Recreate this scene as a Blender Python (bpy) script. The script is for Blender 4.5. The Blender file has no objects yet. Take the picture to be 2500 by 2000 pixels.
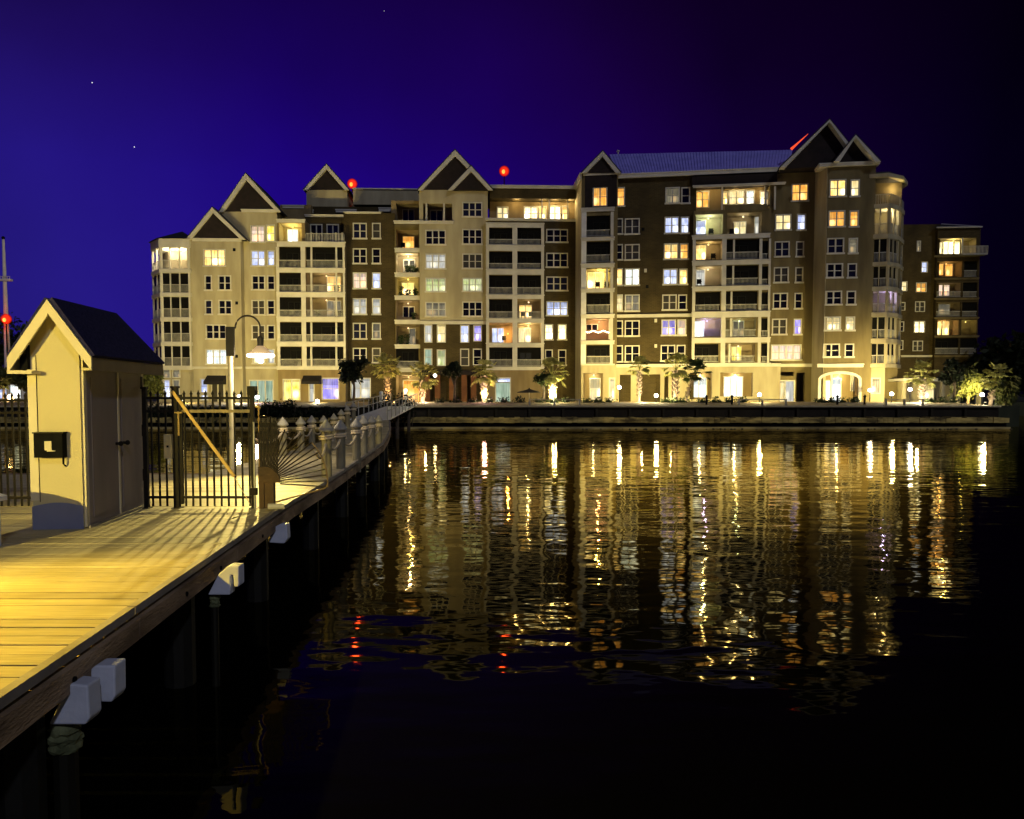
import bpy, math, random
from mathutils import Vector, Matrix
random.seed(7)
R = math.radians
C = bpy.context.scene.collection
F = 1950.0; TH = R(3.0); HZ = 965.0; PY = HZ + F*math.tan(TH); EYE = 2.9
DECK = 1.25; LAND = 1.95
# ------------------------------------------------------------------ picture -> place
def ray(px, py):
    cx = (px-1250)/F; cy = -(py-PY)/F
    c, s = math.cos(TH), math.sin(TH)
    return Vector((cx, c+cy*s, -s+cy*c))
def at(px, py, Y):
    d = ray(px, py); t = Y/d.y
    return Vector((d.x*t, Y, EYE+d.z*t))
class Frame:
    def __init__(s, p0, p1):
        s.p0 = Vector((p0[0], p0[1], 0)); e = Vector((p1[0]-p0[0], p1[1]-p0[1], 0)); e.normalize()
        s.e = e; s.n = Vector((e.y, -e.x, 0)); s.ang = math.atan2(e.y, e.x)
    def uz(s, px, py, v=0.0):
        d = ray(px, py); o = Vector((0, 0, EYE))
        t = (v - (o-s.p0).dot(s.n))/d.dot(s.n); p = o+d*t
        return (p-s.p0).dot(s.e), p.z
# ------------------------------------------------------------------ mesh builder
class MB:
    def __init__(s): s.v = []; s.f = []; s.uv = {}
    def quad(s, a, b, c, d, uv=None):
        n = len(s.v); s.v += [tuple(a), tuple(b), tuple(c), tuple(d)]; s.f.append((n, n+1, n+2, n+3))
        if uv: s.uv[len(s.f)-1] = uv
    def tri(s, a, b, c):
        n = len(s.v); s.v += [tuple(a), tuple(b), tuple(c)]; s.f.append((n, n+1, n+2))
    def box(s, x0, x1, y0, y1, z0, z1):
        if x0 > x1: x0, x1 = x1, x0
        if y0 > y1: y0, y1 = y1, y0
        if z0 > z1: z0, z1 = z1, z0
        n = len(s.v)
        s.v += [(x0,y0,z0),(x1,y0,z0),(x1,y1,z0),(x0,y1,z0),(x0,y0,z1),(x1,y0,z1),(x1,y1,z1),(x0,y1,z1)]
        for q in ((0,3,2,1),(4,5,6,7),(0,1,5,4),(1,2,6,5),(2,3,7,6),(3,0,4,7)): s.f.append(tuple(n+i for i in q))
        return s
    def prism(s, poly, y0, y1, axis='y'):
        n = len(s.v); m = len(poly)
        def P(a, b, y):
            return (a, y, b) if axis == 'y' else ((y, a, b) if axis == 'x' else (a, b, y))
        s.v += [P(a, b, y0) for a, b in poly] + [P(a, b, y1) for a, b in poly]
        s.f.append(tuple(n+i for i in range(m))); s.f.append(tuple(n+m+i for i in reversed(range(m))))
        for i in range(m): j = (i+1) % m; s.f.append((n+i, n+m+i, n+m+j, n+j))
        return s
    def tube(s, pts, r, k=8, r1=None, cap=True):
        pts = [Vector(p) for p in pts]; n0 = len(s.v); N = len(pts)
        for i, p in enumerate(pts):
            t = (pts[min(i+1, N-1)]-pts[max(i-1, 0)]).normalized()
            a = Vector((0,0,1)) if abs(t.z) < .9 else Vector((1,0,0))
            x = t.cross(a).normalized(); y = t.cross(x).normalized()
            rr = r if r1 is None else r+(r1-r)*i/(N-1)
            for j in range(k):
                q = 2*math.pi*j/k; s.v.append(tuple(p+x*rr*math.cos(q)+y*rr*math.sin(q)))
        for i in range(N-1):
            for j in range(k):
                a = n0+i*k+j; b = n0+i*k+(j+1) % k; s.f.append((a, b, b+k, a+k))
        if cap:
            s.f.append(tuple(n0+j for j in reversed(range(k)))); s.f.append(tuple(n0+(N-1)*k+j for j in range(k)))
        return s
    def lathe(s, prof, c=(0,0,0), k=20, cap=True):
        n0 = len(s.v)
        for r, z in prof:
            for j in range(k):
                q = 2*math.pi*j/k; s.v.append((c[0]+r*math.cos(q), c[1]+r*math.sin(q), c[2]+z))
        for i in range(len(prof)-1):
            for j in range(k):
                a = n0+i*k+j; b = n0+i*k+(j+1) % k; s.f.append((a, b, b+k, a+k))
        if cap: s.f.append(tuple(n0+j for j in reversed(range(k)))); s.f.append(tuple(n0+(len(prof)-1)*k+j for j in range(k)))
        return s
    def ball(s, c, r, k=12, sq=1.0):
        prof = [(max(r*math.sin(math.pi*i/k), 1e-4), -r*sq*math.cos(math.pi*i/k)) for i in range(k+1)]
        return s.lathe(prof, c, k*2)
    def build(s, name, mat, parent=None, smooth=False, loc=None):
        me = bpy.data.meshes.new(name); me.from_pydata(s.v, [], s.f); me.update()
        if s.uv:
            ul = me.uv_layers.new(name='UVMap')
            for fi, uv in s.uv.items():
                for li, co in zip(me.polygons[fi].loop_indices, uv): ul.data[li].uv = co
        if smooth:
            for p in me.polygons: p.use_smooth = True
        o = bpy.data.objects.new(name, me); C.objects.link(o)
        for m in (mat if isinstance(mat, (list, tuple)) else [mat]): me.materials.append(m)
        if parent: o.parent = parent
        if loc: o.location = loc
        return o
def tag(o, label=None, cat=None, group=None, kind=None):
    if label: o['label'] = label
    if cat: o['category'] = cat
    if group: o['group'] = group
    if kind: o['kind'] = kind
    return o
def empty(name, loc, label, cat, rz=0, group=None):
    o = bpy.data.objects.new(name, None); C.objects.link(o); o.location = loc; o.rotation_euler = (0,0,rz)
    return tag(o, label, cat, group)
def copy_tree(o, parent=None):
    c = o.copy(); C.objects.link(c)
    if parent: c.parent = parent
    for ch in list(o.children): copy_tree(ch, c)
    return c
# ------------------------------------------------------------------ materials
def newmat(name):
    m = bpy.data.materials.new(name); m.use_nodes = True; nt = m.node_tree; nt.nodes.clear()
    return m, nt, nt.nodes, nt.links
def out(nt, sh):
    o = nt.nodes.new('ShaderNodeOutputMaterial'); nt.links.new(sh, o.inputs['Surface'])
def surf(name, col, col2=None, scale=3.0, rough=.7, bump=.0, bscale=None, metal=0, stretch=(1,1,1), spec=.3, detail=6):
    m, nt, N, L = newmat(name)
    b = N.new('ShaderNodeBsdfPrincipled'); b.inputs['Roughness'].default_value = rough; b.inputs['Metallic'].default_value = metal
    b.inputs['Specular IOR Level'].default_value = spec
    tc = N.new('ShaderNodeTexCoord'); mp = N.new('ShaderNodeMapping'); mp.inputs['Scale'].default_value = stretch
    L.new(tc.outputs['Object'], mp.inputs['Vector'])
    nz = N.new('ShaderNodeTexNoise'); nz.inputs['Scale'].default_value = scale; nz.inputs['Detail'].default_value = detail
    L.new(mp.outputs[0], nz.inputs['Vector'])
    mr = N.new('ShaderNodeMapRange'); mr.inputs['From Min'].default_value = .35; mr.inputs['From Max'].default_value = .65
    L.new(nz.outputs['Fac'], mr.inputs['Value'])
    mx = N.new('ShaderNodeMix'); mx.data_type = 'RGBA'
    mx.inputs[6].default_value = (*col, 1); mx.inputs[7].default_value = (*(col2 or [c*.75 for c in col]), 1)
    L.new(mr.outputs[0], mx.inputs[0]); L.new(mx.outputs[2], b.inputs['Base Color'])
    if bump:
        n2 = N.new('ShaderNodeTexNoise'); n2.inputs['Scale'].default_value = bscale or scale*6; n2.inputs['Detail'].default_value = 4
        L.new(mp.outputs[0], n2.inputs['Vector'])
        bp = N.new('ShaderNodeBump'); bp.inputs['Strength'].default_value = bump; bp.inputs['Distance'].default_value = .02
        L.new(n2.outputs['Fac'], bp.inputs['Height']); L.new(bp.outputs[0], b.inputs['Normal'])
    out(nt, b.outputs[0]); return m
def brickmat(name, c1, c2, mortar, s=1.0):
    m, nt, N, L = newmat(name)
    b = N.new('ShaderNodeBsdfPrincipled'); b.inputs['Roughness'].default_value = .85; b.inputs['Specular IOR Level'].default_value = .2
    tc = N.new('ShaderNodeTexCoord'); sp = N.new('ShaderNodeSeparateXYZ'); cb = N.new('ShaderNodeCombineXYZ')
    ad = N.new('ShaderNodeMath'); ad.operation = 'ADD'
    L.new(tc.outputs['Object'], sp.inputs[0]); L.new(sp.outputs[0], ad.inputs[0]); L.new(sp.outputs[1], ad.inputs[1])
    L.new(ad.outputs[0], cb.inputs[0]); L.new(sp.outputs[2], cb.inputs[1])
    br = N.new('ShaderNodeTexBrick'); br.inputs['Scale'].default_value = 1.0*s
    br.inputs['Color1'].default_value = (*c1, 1); br.inputs['Color2'].default_value = (*c2, 1); br.inputs['Mortar'].default_value = (*mortar, 1)
    br.inputs['Brick Width'].default_value = .44; br.inputs['Row Height'].default_value = .15; br.inputs['Mortar Size'].default_value = .012
    L.new(cb.outputs[0], br.inputs['Vector'])
    nz = N.new('ShaderNodeTexNoise'); nz.inputs['Scale'].default_value = .5; nz.inputs['Detail'].default_value = 5
    L.new(tc.outputs['Object'], nz.inputs['Vector'])
    mx = N.new('ShaderNodeMix'); mx.data_type = 'RGBA'; mx.blend_type = 'MULTIPLY'; mx.inputs[0].default_value = .8
    cr = N.new('ShaderNodeMapRange'); cr.inputs['From Min'].default_value = .3; cr.inputs['From Max'].default_value = .7; cr.inputs['To Min'].default_value = .55; cr.inputs['To Max'].default_value = 1.3
    L.new(nz.outputs['Fac'], cr.inputs['Value']); L.new(br.outputs['Color'], mx.inputs[6]); L.new(cr.outputs[0], mx.inputs[7])
    L.new(mx.outputs[2], b.inputs['Base Color']); out(nt, b.outputs[0]); return m
def emis(name, col, st):
    m, nt, N, L = newmat(name); e = N.new('ShaderNodeEmission'); e.inputs[0].default_value = (*col, 1); e.inputs[1].default_value = st
    out(nt, e.outputs[0]); return m
def litpane(name, c1, c2, st, spot=(1,1,1), spotk=1.0):
    """a lit room seen through a curtained pane: soft curtain folds, a blind across the top, a lamp somewhere low"""
    m, nt, N, L = newmat(name)
    uv = N.new('ShaderNodeUVMap'); uv.uv_map = 'UVMap'
    oi = N.new('ShaderNodeObjectInfo'); sx = N.new('ShaderNodeSeparateXYZ'); L.new(uv.outputs[0], sx.inputs[0])
    off = N.new('ShaderNodeCombineXYZ'); ml = N.new('ShaderNodeMath'); ml.operation = 'MULTIPLY'; ml.inputs[1].default_value = 37.0
    L.new(oi.outputs['Random'], ml.inputs[0]); L.new(ml.outputs[0], off.inputs[0]); L.new(ml.outputs[0], off.inputs[1])
    va = N.new('ShaderNodeVectorMath'); va.operation = 'ADD'; L.new(uv.outputs[0], va.inputs[0]); L.new(off.outputs[0], va.inputs[1])
    sc = N.new('ShaderNodeMapping'); sc.inputs['Scale'].default_value = (9, .6, 1); L.new(va.outputs[0], sc.inputs['Vector'])
    n1 = N.new('ShaderNodeTexNoise'); n1.inputs['Scale'].default_value = 1.6; L.new(sc.outputs[0], n1.inputs['Vector'])
    n2 = N.new('ShaderNodeTexNoise'); n2.inputs['Scale'].default_value = 1.7; n2.inputs['Detail'].default_value = 3; L.new(va.outputs[0], n2.inputs['Vector'])
    r2 = N.new('ShaderNodeMapRange'); r2.inputs['From Min'].default_value = .4; r2.inputs['From Max'].default_value = .6; L.new(n2.outputs['Fac'], r2.inputs['Value'])
    mx = N.new('ShaderNodeMix'); mx.data_type = 'RGBA'; mx.inputs[6].default_value = (*c1, 1); mx.inputs[7].default_value = (*c2, 1)
    L.new(r2.outputs[0], mx.inputs[0])
    # curtain folds
    fo = N.new('ShaderNodeMapRange'); fo.inputs['From Min'].default_value = .3; fo.inputs['From Max'].default_value = .7; fo.inputs['To Min'].default_value = .55; fo.inputs['To Max'].default_value = 1.15
    L.new(n1.outputs['Fac'], fo.inputs['Value'])
    # blind line: darker above a random height
    gt = N.new('ShaderNodeMath'); gt.operation = 'GREATER_THAN'; th = N.new('ShaderNodeMapRange'); th.inputs['To Min'].default_value = .45; th.inputs['To Max'].default_value = 1.3
    L.new(oi.outputs['Random'], th.inputs['Value']); L.new(sx.outputs[1], gt.inputs[0]); L.new(th.outputs[0], gt.inputs[1])
    bl = N.new('ShaderNodeMapRange'); bl.inputs['To Min'].default_value = 1.0; bl.inputs['To Max'].default_value = .62; L.new(gt.outputs[0], bl.inputs['Value'])
    k = N.new('ShaderNodeMath'); k.operation = 'MULTIPLY'; L.new(fo.outputs[0], k.inputs[0]); L.new(bl.outputs[0], k.inputs[1])
    # lamp
    px = N.new('ShaderNodeMath'); px.operation = 'MULTIPLY'; px.inputs[1].default_value = 7.3; L.new(oi.outputs['Random'], px.inputs[0])
    fr = N.new('ShaderNodeMath'); fr.operation = 'FRACT'; L.new(px.outputs[0], fr.inputs[0])
    cc = N.new('ShaderNodeCombineXYZ'); cc.inputs[1].default_value = .28; L.new(fr.outputs[0], cc.inputs[0])
    ds = N.new('ShaderNodeVectorMath'); ds.operation = 'DISTANCE'; L.new(uv.outputs[0], ds.inputs[0]); L.new(cc.outputs[0], ds.inputs[1])
    sp = N.new('ShaderNodeMapRange'); sp.interpolation_type = 'SMOOTHSTEP'; sp.inputs['From Min'].default_value = .34; sp.inputs['From Max'].default_value = .05; sp.inputs['To Max'].default_value = spotk
    L.new(ds.outputs['Value'], sp.inputs['Value'])
    e1 = N.new('ShaderNodeEmission'); s1 = N.new('ShaderNodeMath'); s1.operation = 'MULTIPLY'; s1.inputs[1].default_value = st*1.55
    L.new(k.outputs[0], s1.inputs[0]); L.new(s1.outputs[0], e1.inputs[1]); L.new(mx.outputs[2], e1.inputs[0])
    e2 = N.new('ShaderNodeEmission'); e2.inputs[0].default_value = (*spot, 1); s2 = N.new('ShaderNodeMath'); s2.operation = 'MULTIPLY'; s2.inputs[1].default_value = st*2.4
    L.new(sp.outputs[0], s2.inputs[0]); L.new(s2.outputs[0], e2.inputs[1])
    ad = N.new('ShaderNodeAddShader'); L.new(e1.outputs[0], ad.inputs[0]); L.new(e2.outputs[0], ad.inputs[1])
    out(nt, ad.outputs[0]); return m
def glassmat(name, col=(.006,.006,.012), rough=.12):
    m, nt, N, L = newmat(name); b = N.new('ShaderNodeBsdfPrincipled'); b.inputs['Base Color'].default_value = (*col, 1)
    b.inputs['Roughness'].default_value = rough; b.inputs['Specular IOR Level'].default_value = .35; out(nt, b.outputs[0]); return m
def screenmat(name, alpha, col=(.02,.02,.02)):
    m, nt, N, L = newmat(name); t = N.new('ShaderNodeBsdfTransparent'); d = N.new('ShaderNodeBsdfDiffuse'); d.inputs[0].default_value = (*col, 1)
    mx = N.new('ShaderNodeMixShader'); mx.inputs[0].default_value = alpha; L.new(t.outputs[0], mx.inputs[1]); L.new(d.outputs[0], mx.inputs[2]); out(nt, mx.outputs[0]); return m
def leafmat(name, c1, c2):
    m, nt, N, L = newmat(name); g = N.new('ShaderNodeNewGeometry'); mx = N.new('ShaderNodeMix'); mx.data_type = 'RGBA'
    mx.inputs[6].default_value = (*c1, 1); mx.inputs[7].default_value = (*c2, 1); L.new(g.outputs['Random Per Island'], mx.inputs[0])
    d = N.new('ShaderNodeBsdfPrincipled'); d.inputs['Roughness'].default_value = .6; d.inputs['Specular IOR Level'].default_value = .2
    L.new(mx.outputs[2], d.inputs['Base Color'])
    t = N.new('ShaderNodeBsdfTranslucent'); L.new(mx.outputs[2], t.inputs[0]); ms = N.new('ShaderNodeMixShader'); ms.inputs[0].default_value = .25
    L.new(d.outputs[0], ms.inputs[1]); L.new(t.outputs[0], ms.inputs[2]); out(nt, ms.outputs[0]); return m
M = {}
M['beige'] = surf('beige_stucco', (.43,.385,.25), (.31,.27,.17), .9, .9, .3, 12, stretch=(1,1,.22))
M['tan'] = surf('tan_stucco', (.25,.19,.095), (.17,.125,.06), .9, .9, .3, 12, stretch=(1,1,.22))
M['olive'] = surf('olive_stucco', (.18,.145,.068), (.115,.09,.04), .9, .9, .3, 12, stretch=(1,1,.22))
M['brick'] = brickmat('brown_brick', (.060,.044,.016), (.042,.031,.011), (.080,.062,.03))
M['trim'] = surf('painted_trim', (.60,.58,.50), (.50,.48,.41), .8, .6)
M['white'] = surf('white_paint', (.72,.72,.70), (.62,.62,.60), 1.5, .5)
M['gable'] = surf('dark_shingle_gable', (.020,.013,.014), (.012,.009,.009), 2.0, .9, .4, 14)
M['roof'] = surf('dark_roof', (.03,.03,.04), (.02,.02,.028), 2, .8)
M['glass'] = glassmat('dark_glass')
M['glass2'] = glassmat('curtained_glass', (.045,.042,.036), .3)
M['glass3'] = glassmat('blue_dark_glass', (.012,.013,.035), .2)
M['screen'] = screenmat('darkened_screen', .93, (.008,.008,.008))  # insect screen turned near-opaque black to darken the unlit bays
M['rail'] = surf('grey_railing', (.42,.41,.36), None, 2, .5)
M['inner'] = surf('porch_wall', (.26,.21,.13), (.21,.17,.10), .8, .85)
M['black'] = surf('black_paint', (.006,.006,.007), (.01,.01,.011), 8, .8, spec=.02)
M['blackm'] = surf('black_steel', (.006,.006,.007), (.016,.012,.008), 14, .6, spec=.12)
M['awning'] = surf('black_canvas', (.012,.01,.012), None, 4, .8)
M['door'] = surf('dark_door', (.07,.02,.015), None, 4, .4)
M['stone'] = surf('pale_stone', (.45,.42,.34), (.3,.27,.2), 1.0, .85, .4, 9)
P_ = {
 'warm':  litpane('pane_warm', (1,.56,.14), (1,.74,.27), 1.3, (1,.9,.6), .8),
 'orange':litpane('pane_orange', (1,.40,.06), (1,.52,.12), 1.0, (1,.8,.4), .4),
 'peach': litpane('pane_peach', (.95,.66,.42), (.80,.62,.50), .95, (1,.35,.05), .9),
 'white': litpane('pane_white', (.74,.84,.86), (.95,.98,.85), 1.15, (1,1,1), .6),
 'blue':  litpane('pane_blue', (.50,.58,.95), (.75,.80,1), .85, (.8,.85,1), .8),
 'lilac': litpane('pane_lilac', (.33,.27,.95), (.60,.52,1), .85, (1,.7,.2), .7),
 'green': litpane('pane_green', (.70,.82,.32), (.80,.80,.50), .6, (1,1,.6), .5),
 'yellow':litpane('pane_yellow', (1,.74,.08), (1,.84,.28), 1.0, (1,1,.6), .7),
 'cream': litpane('pane_cream', (.88,.68,.28), (.92,.78,.42), .9, (1,.95,.75), .7),
 'dim':   litpane('pane_dim', (.30,.26,.17), (.22,.20,.14), .6, (1,.6,.2), .25),
 'pale':  litpane('pane_pale', (.50,.50,.44), (.58,.57,.52), .8, (1,.9,.6), .3),
 'bright':litpane('pane_bright', (1,.76,.32), (1,.88,.55), 2.0, (1,1,.9), 1.0),
 'aqua':  litpane('pane_aqua', (.30,.42,.30), (.36,.46,.34), .8, (.8,.9,.8), .1),
}
LIGHTC = {'warm':(1,.72,.32),'orange':(1,.50,.14),'yellow':(1,.80,.22),'green':(.85,.95,.45),'cream':(1,.85,.55),'lilac':(.45,.38,1),'pink':(1,.42,.22),'white':(1,.95,.85),'dim':(1,.7,.4),'mint':(.85,1,.62)}
def point(name, loc, col, W, r=.08, parent=None):
    l = bpy.data.lights.new(name, 'POINT'); l.energy = W*(3.6 if name == 'porch_light' else 1); l.color = col; l.shadow_soft_size = r
    o = bpy.data.objects.new(name, l); C.objects.link(o); o.location = loc
    if parent: o.parent = parent
    return o
# ------------------------------------------------------------------ buildings
class Bld:
    def __init__(s, frame, px0, name, label, cat='apartment building'):
        s.fr = frame; s.u0 = frame.uz(px0, 900)[0]
        p = frame.p0+frame.e*s.u0; s.e = empty(name, (p.x, p.y, LAND), label, cat, frame.ang)
    def uz(s, px, py, v=0.0):
        u, z = s.fr.uz(px, py, v); return u-s.u0, z-LAND
    def rect(s, r, v):
        cx = (r[0]+r[2])/2; cy = (r[1]+r[3])/2
        return (s.uz(r[0], cy, v)[0], s.uz(r[2], cy, v)[0], s.uz(cx, r[3], v)[1], s.uz(cx, r[1], v)[1])
    def part(s, name, mb, mat, parent=None, **k): return mb.build(name, M.get(mat, mat) if isinstance(mat, str) else mat, parent or s.e, **k)
    def band(s, r, v, name='floor_band', mat='trim', proud=.12, back=.02):
        a, b, z0, z1 = s.rect(r, v); mb = MB(); mb.box(a, b, -v-proud, -v+back, z0, z1)
        mb.box(a-.06, b+.06, -v-proud-.07, -v+back, z1-.10, z1+.03)
        return s.part(name, mb, mat)
    def box(s, r, v, depth, name, mat):
        a, b, z0, z1 = s.rect(r, v); return s.part(name, MB().box(a, b, -v, -v+depth, z0, z1), mat)
    def gable(s, l, apex, r, v, depth, name='gable', rake=.42, over=.35, facemat='gable', soffit=.0):
        (ul, zl), (ua, za), (ur, zr) = s.uz(*l, v), s.uz(*apex, v), s.uz(*r, v)
        g = s.part(name, MB().prism([(ul+.05, zl), (ua, za-.12), (ur-.05, zr)], -v-.02, -v+depth), facemat)
        rk = MB()
        for (a, za_, b, zb_) in ((ul, zl, ua, za), (ua, za, ur, zr)):
            d = Vector((b-a, zb_-za_)).normalized(); n = Vector((-d.y, d.x))
            p = [(a, za_), (b, zb_), (b, zb_-rake/abs(d.x)*1.0), (a, za_-rake/abs(d.x)*.0)]
            lo = rake/abs(d.x)
            if a == ul: poly = [(a-.18, za_-.1), (a+.38, za_-.1), (b, zb_-lo), (b, zb_)]
            else: poly = [(a, za_), (a, za_-lo), (b-.38, zb_-.1), (b+.18, zb_-.1)]
            rk.prism(poly, -v-over, -v-.025)
        rk.build('rake_board', M['trim'], g)
        rf = MB()
        for (a, za_, b, zb_) in ((ul-.22, zl-.08, ua, za+.02), (ua, za+.02, ur+.22, zr-.08)):
            rf.prism([(a, za_+.01), (b, zb_+.01), (b, zb_+.14), (a, za_+.14)], -v-over+.05, -v+depth)
        rf.build('roof_slope', M['roof'], g)
        return g
class Sec:
    """one stretch of facade: front sheet with real openings, side returns and a flat top"""
    def __init__(s, b, x0, x1, ytop, ybot, v, mat, depth=11, ycut=None):
        s.b = b; s.v = v; s.mat = mat; s.depth = depth; ym = (ytop+ybot)/2
        s.u0 = b.uz(x0, ym, v)[0]; s.u1 = b.uz(x1, ym, v)[0]
        s.z0 = 0.0 if ybot >= 980 else b.uz((x0+x1)/2, ybot, v)[1]; s.z1 = b.uz((x0+x1)/2, ytop, v)[1]; s.holes = []
    def clampr(s, a, b, z0, z1):
        return max(a, s.u0+.05), min(b, s.u1-.05), max(z0, s.z0+.02), min(z1, s.z1-.05)
    def win(s, r, cols=2, lit=None, sill=True, rows=2, name='window', casing=.13):
        b = s.b; v = s.v; a, c, z0, z1 = s.clampr(*b.rect(r, v)); s.holes.append((a, c, z0, z1, .22))
        fr = MB(); y = -v; k = casing
        fr.box(a-k, a, y-.05, y+.14, z0, z1); fr.box(c, c+k, y-.05, y+.14, z0, z1); fr.box(a-k, c+k, y-.05, y+.14, z1, z1+k)
        if not sill: fr.box(a-k, c+k, y-.05, y+.14, z0-k*.7, z0)
        w = (c-a)/cols
        for i in range(1, cols): fr.box(a+w*i-.07, a+w*i+.07, y+.02, y+.15, z0, z1)
        for j in range(1, rows):
            zz = z0+(z1-z0)*j/rows
            for i in range(cols): fr.box(a+w*i+(.071 if i else .001), a+w*(i+1)-(.071 if i < cols-1 else .001), y+.05, y+.14, zz-.035, zz+.035)
        f = fr.build(name, M['trim'], b.e)
        pn = MB(); pn.quad((a, y+.16, z0), (c, y+.16, z0), (c, y+.16, z1), (a, y+.16, z1), [(0,0),(1,0),(1,1),(0,1)])
        pn.build('pane', P_[lit] if lit else M[random.choice(['glass','glass','glass','glass3','glass2'])], f)
        if sill: MB().box(a-.2, c+.2, y-.14, y+.05, z0-.19, z0-.003).build('sill', M['trim'], f)
        return f
    def bal(s, r, lit=None, W=0, rail=None, posts=(), doors=None, screen=None, depth=2.3, name='balcony', plants=0, furn=0, wall='inner', lp=None, solid=False):
        b = s.b; v = s.v; a, c, z0, z1 = s.clampr(*b.rect(r, v)); s.holes.append((a, c, z0, z1, .25))
        y = -v; m = MB(); y0 = y+.25; y1 = y+depth
        m.quad((a, y1, z0), (c, y1, z0), (c, y1, z1), (a, y1, z1)); m.quad((a, y0, z0), (a, y1, z0), (a, y1, z1), (a, y0, z1))
        m.quad((c, y0, z0), (c, y0, z1), (c, y1, z1), (c, y1, z0)); m.quad((a, y0, z0), (c, y0, z0), (c, y1, z0), (a, y1, z0))
        m.quad((a, y0, z1), (a, y1, z1), (c, y1, z1), (c, y0, z1))
        bo = m.build(name, M[wall], b.e)
        if doors is None:
            w = c-a; q = random.uniform(.15, .35)
            doors = [((a+w*q, a+w*(q+.5)), (z0, z0+(z1-z0)*.84), 2, None)]
        else:
            dd = []
            for (rr, cols, dl) in doors:
                ua, uc, za, zc = b.rect(rr, v-depth); dd.append(((max(ua, a+.05), min(uc, c-.05)), (max(za, z0), min(zc, z1-.08)), cols, dl))
            doors = dd
        for (ua, uc), (za, zc), cols, dl in doors:
            if uc-ua < .2: continue
            fr = MB(); k = .09
            fr.box(ua-k, ua, y1-.08, y1-.01, za, zc); fr.box(uc, uc+k, y1-.08, y1-.01, za, zc); fr.box(ua-k, uc+k, y1-.08, y1-.01, zc, zc+k)
            for i in range(1, cols): x = ua+(uc-ua)*i/cols; fr.box(x-.05, x+.05, y1-.08, y1-.01, za, zc)
            fr.build('door_frame', M['trim'], bo)
            pn = MB(); pn.quad((ua, y1-.03, za), (uc, y1-.03, za), (uc, y1-.03, zc), (ua, y1-.03, zc), [(0,0),(1,0),(1,1),(0,1)])
            pn.build('door_pane', P_[dl] if dl else M['glass'], bo)
        if rail:
            zr = b.uz((r[0]+r[2])/2, rail, v)[1]; rl = MB(); yr = y+.12
            rl.box(a, c, yr-.04, yr+.04, zr-.06, zr+.03); rl.box(a, c, yr-.03, yr+.03, z0+.06, z0+.12)
            n = max(3, int((c-a)/.14))
            for i in range(1, n): x = a+(c-a)*i/n; rl.box(x-.022, x+.022, yr-.02, yr+.02, z0+.12, zr-.06)
            rl.build('railing', M['rail'], bo)
        for p in posts:
            x = b.uz(p, (r[1]+r[3])/2, v)[0]; MB().box(x-.10, x+.10, y+.0, y+.2, z0, z1).build('porch_post', M['trim'], bo)
        if screen is None: screen = not lit
        if screen:
            q = MB(); q.quad((a, y+.22, z0), (c, y+.22, z0), (c, y+.22, z1), (a, y+.22, z1)); q.build('darkened_screen', M['screen'], bo)
        for i in range(plants):
            x = random.uniform(a+.3, c-.3); pl = MB(); hh = random.uniform(.5, 1.1)
            for j in range(46):
                an = random.uniform(0, 6.28); rr = random.uniform(0, .38); zz = z0+.25+random.uniform(0, hh)
                p = Vector((x+rr*math.cos(an), y+.75+rr*math.sin(an)*.8, zz)); d = Vector((random.uniform(-1,1), random.uniform(-1,1), random.uniform(-.3,1))).normalized()*.17
                e = Vector((-d.z, .04, d.x)).normalized()*.07; pl.quad(p-d-e*.2, p-e, p+d, p+e)
            pl.lathe([(.14,0),(.2,.3),(.19,.31)], (x, y+.75, z0+.005), 8)
            pl.build('potted_plant', M['leafdark'], bo)
        for i in range(furn):
            x = random.uniform(a+.5, c-.6); ch = MB()
            ch.box(x-.26, x+.26, y+1.0, y+1.5, z0+.38, z0+.45); ch.box(x-.26, x+.26, y+1.45, y+1.52, z0+.45, z0+.95)
            for dx in (-.24, .2):
                for dy in (1.0, 1.44): ch.box(x+dx, x+dx+.04, y+dy, y+dy+.04, z0+.003, z0+.38)
            ch.box(x-.29, x-.23, y+1.0, y+1.5, z0+.6, z0+.65); ch.box(x+.23, x+.29, y+1.0, y+1.5, z0+.6, z0+.65)
            ch.build('chair', M['black'], bo)
        if lit and W:
            x, z = ((a+c)/2, z1-.22)
            if lp: x, z = b.uz(lp[0], lp[1], v-1.2)
            MB().ball((x, y+1.2, z), .10, 6).build('porch_lamp', emis('porch_lamp_glow', LIGHTC[lit], 2.2), bo)
            point('porch_light', (x, y+1.15, z-.18), LIGHTC[lit], W, .12, bo)
        return bo
    def hole(s, r, d=.25):
        q = s.clampr(*s.b.rect(r, s.v)); s.holes.append((*q, d)); return q
    def build(s, name='wall', left=True, right=True):
        us = sorted({s.u0, s.u1, *[h[0] for h in s.holes], *[h[1] for h in s.holes]}); zs = sorted({s.z0, s.z1, *[h[2] for h in s.holes], *[h[3] for h in s.holes]})
        m = MB(); y = -s.v
        for i in range(len(us)-1):
            for j in range(len(zs)-1):
                cu = (us[i]+us[i+1])/2; cz = (zs[j]+zs[j+1])/2
                if us[i+1]-us[i] < 1e-5 or zs[j+1]-zs[j] < 1e-5: continue
                if any(h[0] < cu < h[1] and h[2] < cz < h[3] for h in s.holes): continue
                m.quad((us[i], y, zs[j]), (us[i+1], y, zs[j]), (us[i+1], y, zs[j+1]), (us[i], y, zs[j+1]))
        for a, c, z0, z1, d in s.holes:
            m.quad((a,y,z0),(a,y,z1),(a,y+d,z1),(a,y+d,z0)); m.quad((c,y,z0),(c,y+d,z0),(c,y+d,z1),(c,y,z1))
            m.quad((a,y,z0),(a,y+d,z0),(c,y+d,z0),(c,y,z0)); m.quad((a,y,z1),(c,y,z1),(c,y+d,z1),(a,y+d,z1))
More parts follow.
